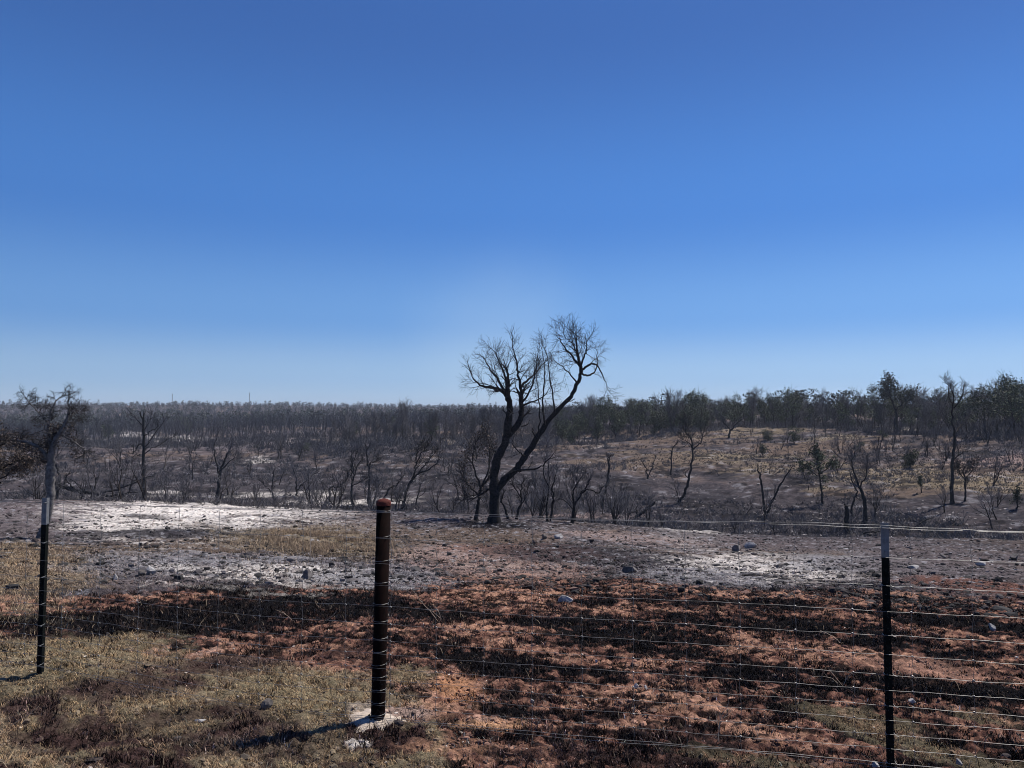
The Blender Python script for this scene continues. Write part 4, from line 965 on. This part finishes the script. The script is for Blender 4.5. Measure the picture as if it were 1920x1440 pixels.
def green_proto(name, seed, hgt=5.0, n=2600, wid=.42, low=.12, size=.11, mt='green_leaf', lobes=9, open_=.5):
    rng = np.random.default_rng(seed); root = bpy.data.objects.new(name, None); COL.objects.link(root); root.empty_display_size = .2
    ln_ = branch(rng, (0, 0, -.2), (rng.normal(0, .1), rng.normal(0, .1), 1), hgt * .8, .12, .03, 8, .08, .1)
    limbs = spawn(rng, ln_, 9, hgt * .32, .18, (.5, 1.1), .3, 6, .15, .5, .3, .02)
    mb = MB(); tubes(mb, [ln_] + limbs, 5); mb.build('trunk', M['char_brown'], root)
    C = []
    for k in range(lobes):
        t = rng.uniform(low, .95); rad = hgt * wid * math.sin(math.pi * min(1, (t - low * .4) * .92 + .08)) ** .7 * rng.uniform(.35, .9)
        a = rng.uniform(0, 6.28); c = np.array([math.cos(a) * rad * .6, math.sin(a) * rad * .6, hgt * t])
        C.append((c, hgt * rng.uniform(.09, .19)))
    pts = []; tn = []
    for c, q in C:
        m = n // lobes; d = rng.normal(0, 1, (m, 3)); d /= np.linalg.norm(d, axis=1, keepdims=True)
        pts.append(c + d * q * (rng.random((m, 1)) ** .4) * np.array([1.15, 1.15, .85])); tn.append(np.full(m, rng.uniform(.7, 1.35)))
    pts = np.concatenate(pts); tn = np.concatenate(tn)
    keep = fbm(pts[:, 0] * 2.2 + pts[:, 2], pts[:, 1] * 2.2 + pts[:, 2] * 2.2, seed, 2) > .5 - open_ * .25; pts = pts[keep]
    mb = MB(); leaves(rng, mb, pts, 1, size, .03, .5, 1.6)
    tws = []
    for k in range(26):   # bare tips poking out of the crown
        c, q = C[k % lobes]; tws.append(branch(rng, c, (rng.normal(0, .7), rng.normal(0, .7), 1), q * 1.6, .018, .012, 4, .15))
    mb.build('crown', M[mt], root)
    mb = MB(); tubes(mb, tws, 3); mb.build('dead_twigs', M['dark_twig'], root)
    return root
NV = 6
bare = [bare_proto('burnt_tree', 200 + i, 5, 1 + (i % 3 == 1), (7, 5, 4), .011, .22, wander=.2) for i in range(NV)]
slim = [bare_proto('slender_burnt_tree', 230 + i, 6, 1 + (i % 3), (14, 5, 3), .013, .2, vert=True, r0=.05, wander=.2, spread=1.25) for i in range(7)]
brown = [bare_proto('scorched_oak', 250 + i, 5, 1, (7, 5, 4), .012, .2, leaf=('brown_leaf', 3, .07, .12, .6)) for i in range(3)]
green = [green_proto('juniper_tree', 270 + i, 5, 3000, .40 - .05 * (i % 2), .10, .10, open_=.4 + .3 * (i % 3)) for i in range(4)]
dark = [green_proto('live_oak', 290 + i, 6, 2600, .46, .38, .12, lobes=11, open_=.2) for i in range(4)]
used = set(); rp2 = random.Random(77)
count = {}
def put(protos, x, y, h, label, cat='tree', group=None, ph=5.0, sx=None, name=None):
    p = protos[rp2.randrange(len(protos))]
    if id(p) in used or p.name in used: o = copy_tree(p)
    else: o = p; used.add(p.name)
    if group:
        sc_ = sector(px_of(x, y)); label = ('low ' if h < 2.9 else ('middling ' if h < 4.8 else 'tall ')) + label + ', ' + sc_; group = group + ', ' + sc_
    z = G(x, y); o.location = (x, y, z - .05); k = h / ph; w = k * (sx or rp2.uniform(.85, 1.25))
    o.scale = (w, w, k); o.rotation_euler = (rp2.gauss(0, .04), rp2.gauss(0, .04), rp2.uniform(0, 6.28))
    for key in ('label', 'category', 'group'):
        if key in o: del o[key]
    tag(o, label, cat, group)
    count[cat + (group or '')] = count.get(cat + (group or ''), 0) + 1
    return o
for pr in bare + slim + brown + green + dark: pr['proto'] = 1
LAND = [(-9999, 'behind the scorched left edge tree'), (110, 'just left of the dead pole tree'), (270, 'just right of the dead pole tree'), (410, 'right of the slender leaning tree'),
        (560, 'behind the small black trees'), (700, 'in line with the pipe post'), (820, 'close left of the oak'), (930, 'behind the big oak'), (1040, 'past the oak leaning limb'), (1150, 'right of the white scrape'),
        (1250, 'by the slim leaning tree'), (1340, 'above the forked trunks'), (1450, 'above the flat topped sapling'), (1560, 'left of the V trunked tree'), (1680, 'right of the V trunked tree'), (1785, 'right of the tallest bare tree'), (1860, 'at the right edge')]
def sector(px):
    t = LAND[0][1]
    for a, b in LAND:
        if px >= a: t = b
    return t
def putpx(protos, px, py, hpx, label, **k):
    b = hit(px, py); return put(protos, b[0], b[1], hpx * b[1] / FPX, label, **k)
# single bushes and trees one can point at
for (pr, px, py, hp, lab, nm, ph) in [
    (green, 350, 812, 40, 'dark green bushy tree standing clear in the grey wood above the far white ash', 'a', 5),
    (green, 205, 828, 42, 'grey green bushy tree rising beside the leafy scorched tree on the left', 'a', 5),
    (green, 572, 848, 20, 'low dark mound of a bush on the far grey flat', 'a', 5),
    (green, 660, 822, 34, 'dark green bush tree in front of the grey wood above the pipe post, left one', 'a', 5),
    (green, 735, 820, 42, 'broad dark green bush tree in front of the grey wood above the pipe post', 'a', 5),
    (green, 812, 824, 44, 'darkest round bush tree between pipe post and big oak', 'a', 5),
    (green, 1052, 818, 52, 'olive green bush tree just right of the leaning oak limb', 'a', 5),
    (green, 1085, 812, 46, 'green bush tree at the left foot of the dark wood', 'a', 5),
    (green, 1490, 832, 36, 'bluish green juniper bush on the tan slope edge', 'a', 5),
    (green, 1440, 826, 28, 'low olive brush clump left of the bluish juniper', 'a', 5),
    (green, 1432, 856, 26, 'small dark bush in the brown hollow below the dark wood', 'a', 5),
    (green, 1655, 826, 24, 'small round dark juniper by the pale rocks below the right skyline', 'a', 5),
    (green, 1705, 878, 48, 'large dark green juniper bush in the middle of the right slope', 'a', 5),
    (green, 1612, 848, 26, 'dark bush half way up the right slope beside bare scrub', 'a', 5),
    (green, 1535, 868, 30, 'dark low bush behind the flat topped sapling', 'a', 5)]:
    o = putpx(pr, px, py, hp, lab, ph=ph); o['category'] = 'bush' if hp < 38 else 'tree'
    s_ = 1.55 if hp < 40 else 1.2; o.scale = (o.scale[2] * s_, o.scale[2] * s_, o.scale[2])
# valley: bare grey trees in the hollow and on the slope behind the rim
def ok(x, y, pts, d):
    for a, b in pts:
        if (a - x) ** 2 + (b - y) ** 2 < d * d: return False
    return True
pts = []
def vis_row(px, r):
    t = math.atan((px - 960) / FPX); x, y = r * math.sin(t), r * math.cos(t); return x, y
n = 0
zones = [  # px range, r range, number, height range, protos, label, group
  ((60, 620), (38, 62), 26, (1.8, 3.4), bare, 'twiggy grey tree in the hollow', 'bare trees in the left hollow'),
  ((60, 900), (60, 112), 46, (2.2, 4.2), bare, 'bare grey tree on the valley side', 'bare trees across the left of the valley'),
  ((560, 880), (42, 66), 14, (2.0, 3.4), bare, 'twiggy grey tree in the near hollow', 'bare trees between pipe post and oak'),
  ((930, 1160), (34, 70), 22, (1.8, 3.4), bare, 'twiggy grey tree low in the hollow', 'bare trees in the hollow by the oak'),
  ((1160, 1920), (45, 90), 20, (1.6, 3.2), bare, 'bare grey tree on the stony slope', 'bare trees on the stony slope'),
  ((1560, 1920), (80, 125), 38, (2.0, 3.6), bare, 'bare scrub tree high on the slope', 'bare scrub trees high on the right slope'),
  ((1380, 1930), (98, 148), 44, (1.6, 3.2), bare, 'bare scrub tree below the skyline wood', 'bare scrub below the right skyline'),
  ((820, 1000), (95, 130), 6, (2.4, 4), brown, 'brown leaved tree', 'brown trees behind the oak'),
  ((0, 620), (112, 150), 20, (3, 4.6), bare, 'bare tree at the far wood foot', 'bare trees fronting the left wood')]
for (pa, pb), (ra, rb), num, (ha, hb_), pr, lab, grp in zones:
    k = 0; tries = 0
    while k < num and tries < 4000:
        tries += 1
        px = rp2.uniform(pa, pb); r = math.exp(rp2.uniform(math.log(ra), math.log(rb))); x, y = vis_row(px, r)
        if not ok(x, y, pts, .022 * r + .6): continue
        pts.append((x, y)); put(pr, x, y, rp2.uniform(ha, hb_), lab, group=grp); k += 1
# woods: grey slender burnt wood (left and middle), dark live wood (right of the oak), mixed on the right skyline
def wood(pa, pb, base, depth, num, hs, choose, seed, bare_cap, gap=.011, mingap=1.0):
    rr_ = random.Random(seed); out = []
    tries = 0
    while len(out) < num and tries < 60000:
        tries += 1
        px = rr_.uniform(pa, pb); r = base(px) + depth * rr_.random() ** 1.3; x, y = vis_row(px, r)
        if not ok(x, y, out[-400:], mingap): continue
        out.append((x, y))
    out.sort(key=lambda q: math.hypot(*q))
    return out
greyb = lambda px: np.interp(px, [-60, 250, 440, 640, 900, 1060], [190, 178, 165, 140, 136, 138])
W1 = wood(-60, 1060, greyb, 150, 2100, 6, None, 5, 0, mingap=1.6)
clump = lambda x, y: float(fbm(np.array([x * .06]), np.array([y * .06]), 171, 3)[0])
W1 = [q for q in W1 if clump(*q) > .40 or hash(q) % 5 < 1]
darkb = lambda px: np.interp(px, [1030, 1100, 1250, 1400, 1500], [128, 132, 138, 150, 150])
W2 = wood(1040, 1500, darkb, 60, 190, 6, None, 6, 0, mingap=2.6)
rightb = lambda px: np.interp(px, [1480, 1600, 1700, 1850, 2000], [150, 140, 128, 112, 105])
W3 = wood(1480, 1990, rightb, 50, 170, 6, None, 7, 0, mingap=2.3)
rest = []
nb = 0
for i, (x, y) in enumerate(W1):
    if nb < 95:
        nb += 1; put(slim, x, y, rp2.uniform(2.6, 5.6) * (1 if rp2.random() < .85 else 1.25), 'slender bare grey wood tree', group='slender bare trees of the far burnt wood', ph=6)
    else: rest.append((x, y, rp2.uniform(3.0, 6.2) * (.55 + .9 * clump(x, y)), 0))
for i, (x, y) in enumerate(W2):
    px = px_of(x, y); tall = rp2.choice([rp2.uniform(4.4, 6.8), rp2.uniform(6, 8.9)]) * np.interp(px, [1040, 1120, 1250], [.60, .78, .86])
    u = rp2.random()
    if i < 120:
        if u < .72: put(green if u < .45 else dark, x, y, tall, 'dark green skyline tree', group='dark trees of the live wood', ph=5 if u < .45 else 6)
        else: put(slim, x, y, tall * 1.02, 'bare tree among green ones', group='bare trees within the live wood', ph=6)
    else: rest.append((x, y, tall, 1 if u < .7 else 0))
for i, (x, y) in enumerate(W3):
    u = rp2.random(); tall = rp2.choice([rp2.uniform(3.4, 5.6), rp2.uniform(5, 7.4)]) * np.interp(px_of(x, y), [1480, 1700, 1920], [.92, .92, .92])
    if i < 105:
        if u < .30: put(dark, x, y, tall * 1.05, 'dark leafy skyline tree', group='dark leafy trees on the right skyline', ph=6)
        elif u < .42: put(green, x, y, tall * .9, 'dark skyline juniper', group='junipers on the right skyline')
        elif u < .62: put(brown, x, y, tall * .9, 'brown leaved skyline tree', group='brown trees on the right skyline')
        elif nb < 140: nb += 1; put(slim, x, y, tall, 'slender bare skyline tree', group='slender bare trees on the right skyline', ph=6)
        else: rest.append((x, y, tall, 0))
    else: rest.append((x, y, tall, 1 if u < .5 else 0))
putpx(dark, 1888, 800, 92, 'tall leafy tree topping the skyline near the right frame edge, left of a pair', ph=6, sx=.7)
putpx(dark, 1903, 804, 104, 'tallest leafy tree on the skyline at the right frame edge', ph=6, sx=.75)
putpx(dark, 1635, 792, 72, 'dark ragged tree on the skyline left of the V trunked tree', ph=6, sx=.7)
for pr in bare + slim + brown + green + dark:
    if pr.name not in used:
        for ch in list(pr.children): bpy.data.objects.remove(ch)
        bpy.data.objects.remove(pr)
# everything behind them in the woods, too far and too dense to count
wr = np.random.default_rng(90)
def merged_bare(mb, tr, segs=1.35, minr=.02):
    lines3 = []
    for (x, y, h, k) in tr:
        b = np.array([x, y, G(x, y) - .2]); ln_ = branch(wr, b, (wr.normal(0, .2), wr.normal(0, .2), 1), h * .95, .055, .02, 5, .14, .08)
        lines3.append(ln_)
        a = spawn(wr, ln_, int(7 * segs), h * .24, .3, (.25, .7), .25, 3, .15, .5, .5, minr)
        lines3 += a
        for l in a: lines3 += spawn(wr, l, int(4 * segs), h * .11, .2, (.3, .8), .2, 2, .1, .6, .6, minr * .8)
    tubes(mb, lines3, 3)
def merged_green(mb, tr, n=260, size=.26):
    for (x, y, h, k) in tr:
        z = G(x, y); m = n; t = wr.uniform(.15, 1, m); a = wr.uniform(0, 6.28, m); q = h * .32 * np.sin(np.pi * np.clip(t * .9, 0, 1)) ** .7 * np.sqrt(wr.random(m)) * (1 + .3 * np.sin(a * 2 + x) * np.sin(t * 9 + y))
        P = np.column_stack([x + q * np.cos(a), y + q * np.sin(a), z + h * t]); leaves(wr, mb, P, 1, size, .05, .5, 1.6)
mb = MB(); merged_bare(mb, [t for t in rest if t[3] == 0])
tag(mb.build('burnt_woodland', M['far_twig']), 'deep mass of bare grey burnt wood along the horizon', 'woodland', kind='stuff')
mb = MB(); merged_green(mb, [t for t in rest if t[3] == 1])
tag(mb.build('live_woodland', M['far_leaf']), 'dark unburnt woodland behind the front row of trees on the right', 'woodland', kind='stuff')
# far ridge woods
far = []; fg = []
for k in range(9000):
    px = wr.uniform(-150, 2050); r = math.exp(wr.uniform(math.log(300), math.log(1050)))
    if px > 1050 and r < 350: continue
    x, y = vis_row(px, r)
    (fg if wr.random() < .30 else far).append((x, y, wr.uniform(3.0, 5.5), 0))
lines = []
for (x, y, h, k) in far:
    b = np.array([x, y, G(x, y) - .3])
    for q in range(7):
        d = (wr.normal(0, .42), wr.normal(0, .42), 1); lines.append(branch(wr, b + [wr.normal(0, .5), wr.normal(0, .5), h * wr.uniform(0, .4)], d, h * wr.uniform(.4, .75), .10, .05, 3, .15))
mb = MB(); tubes(mb, lines, 3); tag(mb.build('ridge_woodland', M['far_twig']), 'grey burnt woods on the far ridge at the left', 'woodland', kind='stuff')
mb = MB(); merged_green(mb, fg, 55, .5); tag(mb.build('ridge_evergreens', M['far_leaf']), 'dark green trees dotted through the far ridge woods', 'woodland', kind='stuff')
# scorched brush on the ground of the valley
bl = []
for k in range(15000):
    px = wr.uniform(-120, 2040); r = math.exp(wr.uniform(math.log(36), math.log(150))); x, y = vis_row(px, r)
    dens = float(fbm(np.array([x * .09]), np.array([y * .12]), 141, 3)[0]); tanz = px > 1180 and y > 55
    if dens < (.44 if tanz else .40): continue
    if px < 1100 and r < 100 and wr.random() < .35: continue
    if r < 50 and px > 1100 and wr.random() < .65: continue
    h = wr.uniform(.2, .95) * (.6 if tanz else 1) * (1 if r > 48 else .7); b = np.array([x, y, G(x, y) - .03])
    for q in range(9):
        bl.append(branch(wr, b + [wr.normal(0, .15 * h), wr.normal(0, .15 * h), 0], (wr.normal(0, .7), wr.normal(0, .7), 1), h * wr.uniform(.5, 1.1), .008 + r * .00012, .006 + r * .00008, 4, .22))
for k in range(5200):      # thicker scrub closing the gaps under the woods
    px = wr.uniform(-120, 2040); b0 = greyb(px) if px < 1040 else (darkb(px) if px < 1490 else rightb(px)); r = b0 + wr.uniform(-22 if px < 1040 else -5, 32); x, y = vis_row(px, r)
    h = wr.uniform(.5, 2.1) if px < 1040 else wr.uniform(.5, 1.6); b = np.array([x, y, G(x, y) - .05])
    for q in range(9):
        bl.append(branch(wr, b + [wr.normal(0, .25 * h), wr.normal(0, .25 * h), 0], (wr.normal(0, .6), wr.normal(0, .6), 1), h * wr.uniform(.5, 1.1), .035, .018, 4, .25))
mb = MB(); tubes(mb, bl, 3); tag(mb.build('scorched_brush', M['far_twig']), 'low grey scorched brush over the valley floor and slopes', 'brush', kind='stuff')

# dry grass left standing on the hillside
n_ = 60000; hr = np.exp(wr.uniform(math.log(48), math.log(140), n_)); hp = wr.uniform(1080, 1990, n_); ht = np.arctan((hp - 960) / FPX)
hx, hy = hr * np.sin(ht), hr * np.cos(ht); hc = soil(hx, hy); kk = (hc[:, 0] > .13) & (hc[:, 1] / hc[:, 0] < .86)
hx, hy, hc = hx[kk], hy[kk], hc[kk]; mb = MB()
blades(mb, hx, hy, wr.uniform(.05, .20, len(hx)), .012 + .00035 * np.hypot(hx, hy), np.clip(hc * wr.uniform(.4, 1.9, (len(hx), 1)), 0, 1), .7, wr)
tag(mb.build('hillside_grass', M['blade']), 'tan dry grass on the hillside right of the oak', 'grass', kind='stuff')
# ------------------------------------------------------------------ fallen wood, masts, notable stones, weeds
sketch_tree('fallen_tree', 'long fallen black tree lying behind the leafy scorched tree on the left', 'fallen tree', float(hit(160, 936)[1]), [
    ([(106, 902), (118, 912), (140, 919), (170, 924), (200, 929), (224, 931)], 4.2, 2.6, .1, .2), ([(120, 912), (122, 900), (128, 890)], 2.2, .9, 0, .8), ([(140, 918), (128, 905), (122, 896)], 1.8, .8, -.2, .6),
    ([(190, 926), (215, 918), (240, 910), (262, 900), (284, 893)], 2.0, .7, .4, .8), ([(160, 922), (150, 912), (135, 900)], 1.4, .6, .3, .8), ([(210, 929), (235, 925), (262, 922)], 1.6, .6, -.3, .8), ([(112, 906), (110, 890), (107, 878)], 2.6, 1.4, .1, .3)],
    61, tw=(4, 4, 3), tl=(.9, .6, .35), flare=0)
for nm, px, py, st, lab, sd in [
    ('fallen_branch', 745, 942, [([(733, 940), (742, 941), (754, 940)], 1.6, 1.0, .1, 0)], 'short charred log lying just right behind the pipe post top', 62),
    ('fallen_branch', 1655, 1004, [([(1610, 1002), (1635, 998), (1660, 996), (1680, 1000)], 1.6, .8, .4, .3), ([(1612, 1004), (1640, 1004), (1672, 1006)], 1.4, .8, .2, .1)], 'pale crossed fallen branches beside the right steel post top', 63),
    ('fallen_branch', 1715, 990, [([(1700, 1000), (1716, 988), (1730, 978), (1748, 972)], 1.8, .8, .4, .6), ([(1700, 1000), (1725, 998), (1755, 996)], 1.4, .6, -.1, .4)], 'arched dark fallen bough in the hollow right of the right steel post', 64),
    ('fallen_branch', 1045, 986, [([(1005, 982), (1030, 985), (1060, 984), (1085, 982)], 1.1, .6, .3, .2)], 'thin dark branch lying flat right of the big oak foot', 65),
    ('fallen_branch', 560, 952, [([(632, 944), (642, 937), (650, 933)], .9, .5, .1, .2)], 'small bent black branch on the white ash behind the pipe post', 66)]:
    sketch_tree(nm, lab, 'branch', float(hit(px, py)[1]), st, sd, tw=(3, 3, 2), tl=(.6, .4, .2), flare=0)

def mast(px, pytop, r, label, w):
    t = math.atan((px - 960) / FPX); x, y = r * math.sin(t), r * math.cos(t); z0 = G(x, y); zt = EYE + (769.6 - pytop) / FPX * y
    root = empty('radio_mast', (x, y, z0), label, 'mast'); h = zt - z0; ls = []
    for k in range(3):
        a = k * 2.094; ls.append((np.array([[math.cos(a) * w, math.sin(a) * w, 0], [math.cos(a) * w * .8, math.sin(a) * w * .8, h * .5], [math.cos(a) * w * .6, math.sin(a) * w * .6, h]]), np.full(3, .09)))
    mb = MB(); tubes(mb, ls, 4)
    br = []
    nb_ = 14
    for j in range(nb_):
        for k in range(3):
            a = k * 2.094; b = (k + 1) * 2.094; z1 = h * j / nb_; z2 = h * (j + 1) / nb_; q1 = w * (1 - .4 * j / nb_); q2 = w * (1 - .4 * (j + 1) / nb_)
            br.append((np.array([[math.cos(a) * q1, math.sin(a) * q1, z1], [math.cos(b) * q2, math.sin(b) * q2, z2]]), np.full(2, .05)))
    mb.build('mast_legs', M['mast'], root)
    mb = MB(); tubes(mb, br, 3); mb.build('bracing', M['mast'], root)
    mb = MB(); tubes(mb, [(np.array([[0, 0, h * .98], [0, 0, h * 1.1]]), np.full(2, .06)), (np.array([[-.8, 0, h * .93], [.8, 0, h * .93]]), np.full(2, .12))], 4); mb.build('aerial', M['mast'], root)
mast(323, 739, 860, 'thin distant mast on the far ridge, left one of the two', .45)
mast(468, 737, 860, 'thin distant mast on the far ridge, right one of the two', .45)

def boulder(px, py, w, hgt, label, m='stone_obj', seed=0, dep=.7, rot=0):
    b = hit(px, py); rng = np.random.default_rng(seed + 300); v, f = rock_proto(rng, 2); w *= .85; s_ = w * b[1] / FPX / 2; v = v - v.mean(0); v = v / np.abs(v).max(0)
    v = v * [s_, s_ * dep, hgt * b[1] / FPX / 2 * 1.25]
    mb = MB().add(v, f3=f); o = mb.build('rock', M[m]); o.location = (b[0], b[1], b[2] + hgt * b[1] / FPX * .36); o.rotation_euler = (0, 0, rot)
    tag(o, label, 'rock'); return o
for i, (px, py, w, h, lab, m) in enumerate([
    (1060, 1130, 34, 15, 'smooth pale flat stone on the red earth right of the pipe post', 'stone_obj'), (577, 1086, 24, 20, 'round dark boulder sitting in the grey ash left of the pipe post', 'stone_dark'),
    (284, 1078, 26, 18, 'pinkish boulder beside a dark one at the left edge of the ash', 'stone_obj'), (266, 1080, 20, 12, 'dark low boulder touching the pinkish one', 'stone_dark'), (216, 1088, 14, 13, 'small pointed reddish stone left of the pinkish boulder', 'stone_obj'),
    (1182, 1076, 40, 16, 'dark slab of rock at the edge of the burnt ground, centre right', 'stone_dark'), (1020, 1010, 20, 9, 'dark stone, left one of a pair on the brown flat', 'stone_dark'), (1048, 1010, 22, 10, 'pale stone, right one of the pair on the brown flat', 'stone_obj'),
    (1382, 1034, 30, 12, 'dark broken slab above the right ash patch', 'stone_dark'), (1408, 1028, 32, 12, 'pale splintered slab above the right ash patch', 'stone_obj'), (1712, 1068, 30, 10, 'flat topped pale stone right of the right steel post', 'stone_obj'),
    (1768, 1046, 20, 9, 'small grey stone above and right of the flat topped one', 'stone_dark'), (1838, 1062, 22, 9, 'grey stone by itself on the flat near the right frame edge', 'stone_obj'), (1902, 1050, 26, 12, 'dark stone at the right frame edge on the flat', 'stone_dark'),
    (1860, 1184, 16, 14, 'round white stone in the black stubble near the right edge', 'stone_obj'), (500, 1330, 30, 18, 'rusty brown clod on the dry grass left of the pipe post', 'stone_dark'), (998, 1318, 12, 8, 'small white stone on dark stubble right of the pipe post', 'stone_obj'),
    (1193, 1290, 12, 9, 'white stone, left one of a cluster on red earth, centre bottom', 'stone_obj'), (1211, 1293, 11, 9, 'white stone, right one of a cluster on red earth, centre bottom', 'stone_obj'), (1118, 1243, 7, 6, 'tiny bright pebble in the black stubble right of centre', 'stone_obj'),
    (1798, 1436, 22, 12, 'pale oblong stone at the bottom right of the frame', 'stone_obj'), (1642, 1440, 20, 10, 'pale stone at the foot of the right steel post', 'stone_obj'), (375, 1356, 26, 6, 'flat pale stone in the grass between left steel post and pipe post', 'stone_obj'),
    (1710, 1318, 18, 8, 'pale stone on red earth just right of the right steel post', 'stone_obj'), (1460, 1066, 16, 8, 'small dark stone within the right ash patch', 'stone_dark'), (1582, 1084, 16, 8, 'dark stone at the lower edge of the right ash patch', 'stone_dark')]):
    boulder(px, py, w, h, lab, m, i, rot=i * 1.3)
def weed(px, py, stalks, label, seed, mt='straw'):
    b = hit(px, py); rng = np.random.default_rng(seed); ls = []
    for pts_, r in stalks: ls.append(stem_from(pts_, b[1], r, r * .4, rng, 0, 4, .0002))
    ls = [(p, q * b[1] / FPX) for p, q in [(a, c) for a, c in ls]]
    tw_ = [t for l in ls for t in spawn(rng, l, 3, .07, .4, (.3, .8), .1, 4, .15, .6, .5, .0007)]
    mb = MB(); tubes(mb, [(p - b, r) for p, r in ls + tw_], 4); o = mb.build('dead_weed', M[mt]); o.location = b; tag(o, label, 'weed')
weed(1347, 1392, [([(1347, 1392), (1348, 1368), (1352, 1345), (1366, 1318)], .9), ([(1348, 1368), (1344, 1350), (1342, 1338)], .7), ([(1349, 1360), (1360, 1342), (1372, 1330)], .6)], 'upright pale forked dead weed at the bottom, left of the right steel post', 1)
weed(1424, 1392, [([(1424, 1392), (1420, 1376), (1416, 1362)], .8)], 'short pale dead stalk right of the forked dead weed', 2)
weed(1578, 1288, [([(1578, 1290), (1560, 1272), (1530, 1268), (1510, 1275)], .6), ([(1578, 1290), (1590, 1268), (1600, 1262)], .6), ([(1575, 1290), (1600, 1305), (1615, 1318)], .6), ([(1570, 1290), (1540, 1296), (1510, 1292)], .5), ([(1580, 1286), (1560, 1262), (1552, 1250)], .5)], 'sprawling thorny dead weed on the stubble left of the right steel post', 3)
weed(1562, 1208, [([(1584, 1216), (1570, 1200), (1552, 1188), (1538, 1182)], .8)], 'thin pale arching twig on black stubble left of the right steel post', 4)
weed(820, 1165, [([(822, 1166), (806, 1145), (790, 1128), (776, 1108)], .6), ([(832, 1164), (815, 1150), (800, 1140)], .5), ([(826, 1166), (824, 1150), (812, 1132)], .5)], 'long leaning dead stalks just right of the pipe post', 5)
weed(540, 1166, [([(552, 1170), (540, 1155), (522, 1145)], .5), ([(604, 1168), (620, 1158), (628, 1150)], .5)], 'curled pale dead stalks on the stubble left of the pipe post', 6)
weed(583, 1050, [([(583, 1050), (582, 1020), (583, 985)], .7)], 'tall lone pale grass stalk in the straw coloured patch', 7)
weed(35, 1395, [([(20, 1360), (45, 1345), (70, 1328)], .5)], 'thin pale twig lying on the grass at bottom left', 8)

# ------------------------------------------------------------------ thin smoke haze in the air
HAZE = True
if HAZE:
    hz = bpy.data.materials.new('haze'); hz.use_nodes = True; nt = hz.node_tree; nt.nodes.clear()
    o_ = nt.nodes.new('ShaderNodeOutputMaterial'); v_ = nt.nodes.new('ShaderNodeVolumePrincipled')
    v_.inputs['Color'].default_value = (.78, .84, .95, 1); v_.inputs['Density'].default_value = .00028; v_.inputs['Anisotropy'].default_value = .0
    nt.links.new(v_.outputs[0], o_.inputs['Volume'])
    X0, X1, Y0, Y1, Z0, Z1 = -4300, 4300, -4300, 4300, -16, 26
    mb = MB(); mb.add([(X0, Y0, Z0), (X1, Y0, Z0), (X1, Y1, Z0), (X0, Y1, Z0), (X0, Y0, Z1), (X1, Y0, Z1), (X1, Y1, Z1), (X0, Y1, Z1)],
                      f4=[(3, 2, 1, 0), (4, 5, 6, 7), (0, 1, 5, 4), (1, 2, 6, 5), (2, 3, 7, 6), (3, 0, 4, 7)])
    ho = mb.build('haze', hz); ho['kind'] = 'stuff'
print('OBJ', len(bpy.data.objects), count, 'ground z', float(gz.min()), float(gz.max()), 'polys', sum(len(m.polygons) for m in bpy.data.meshes))
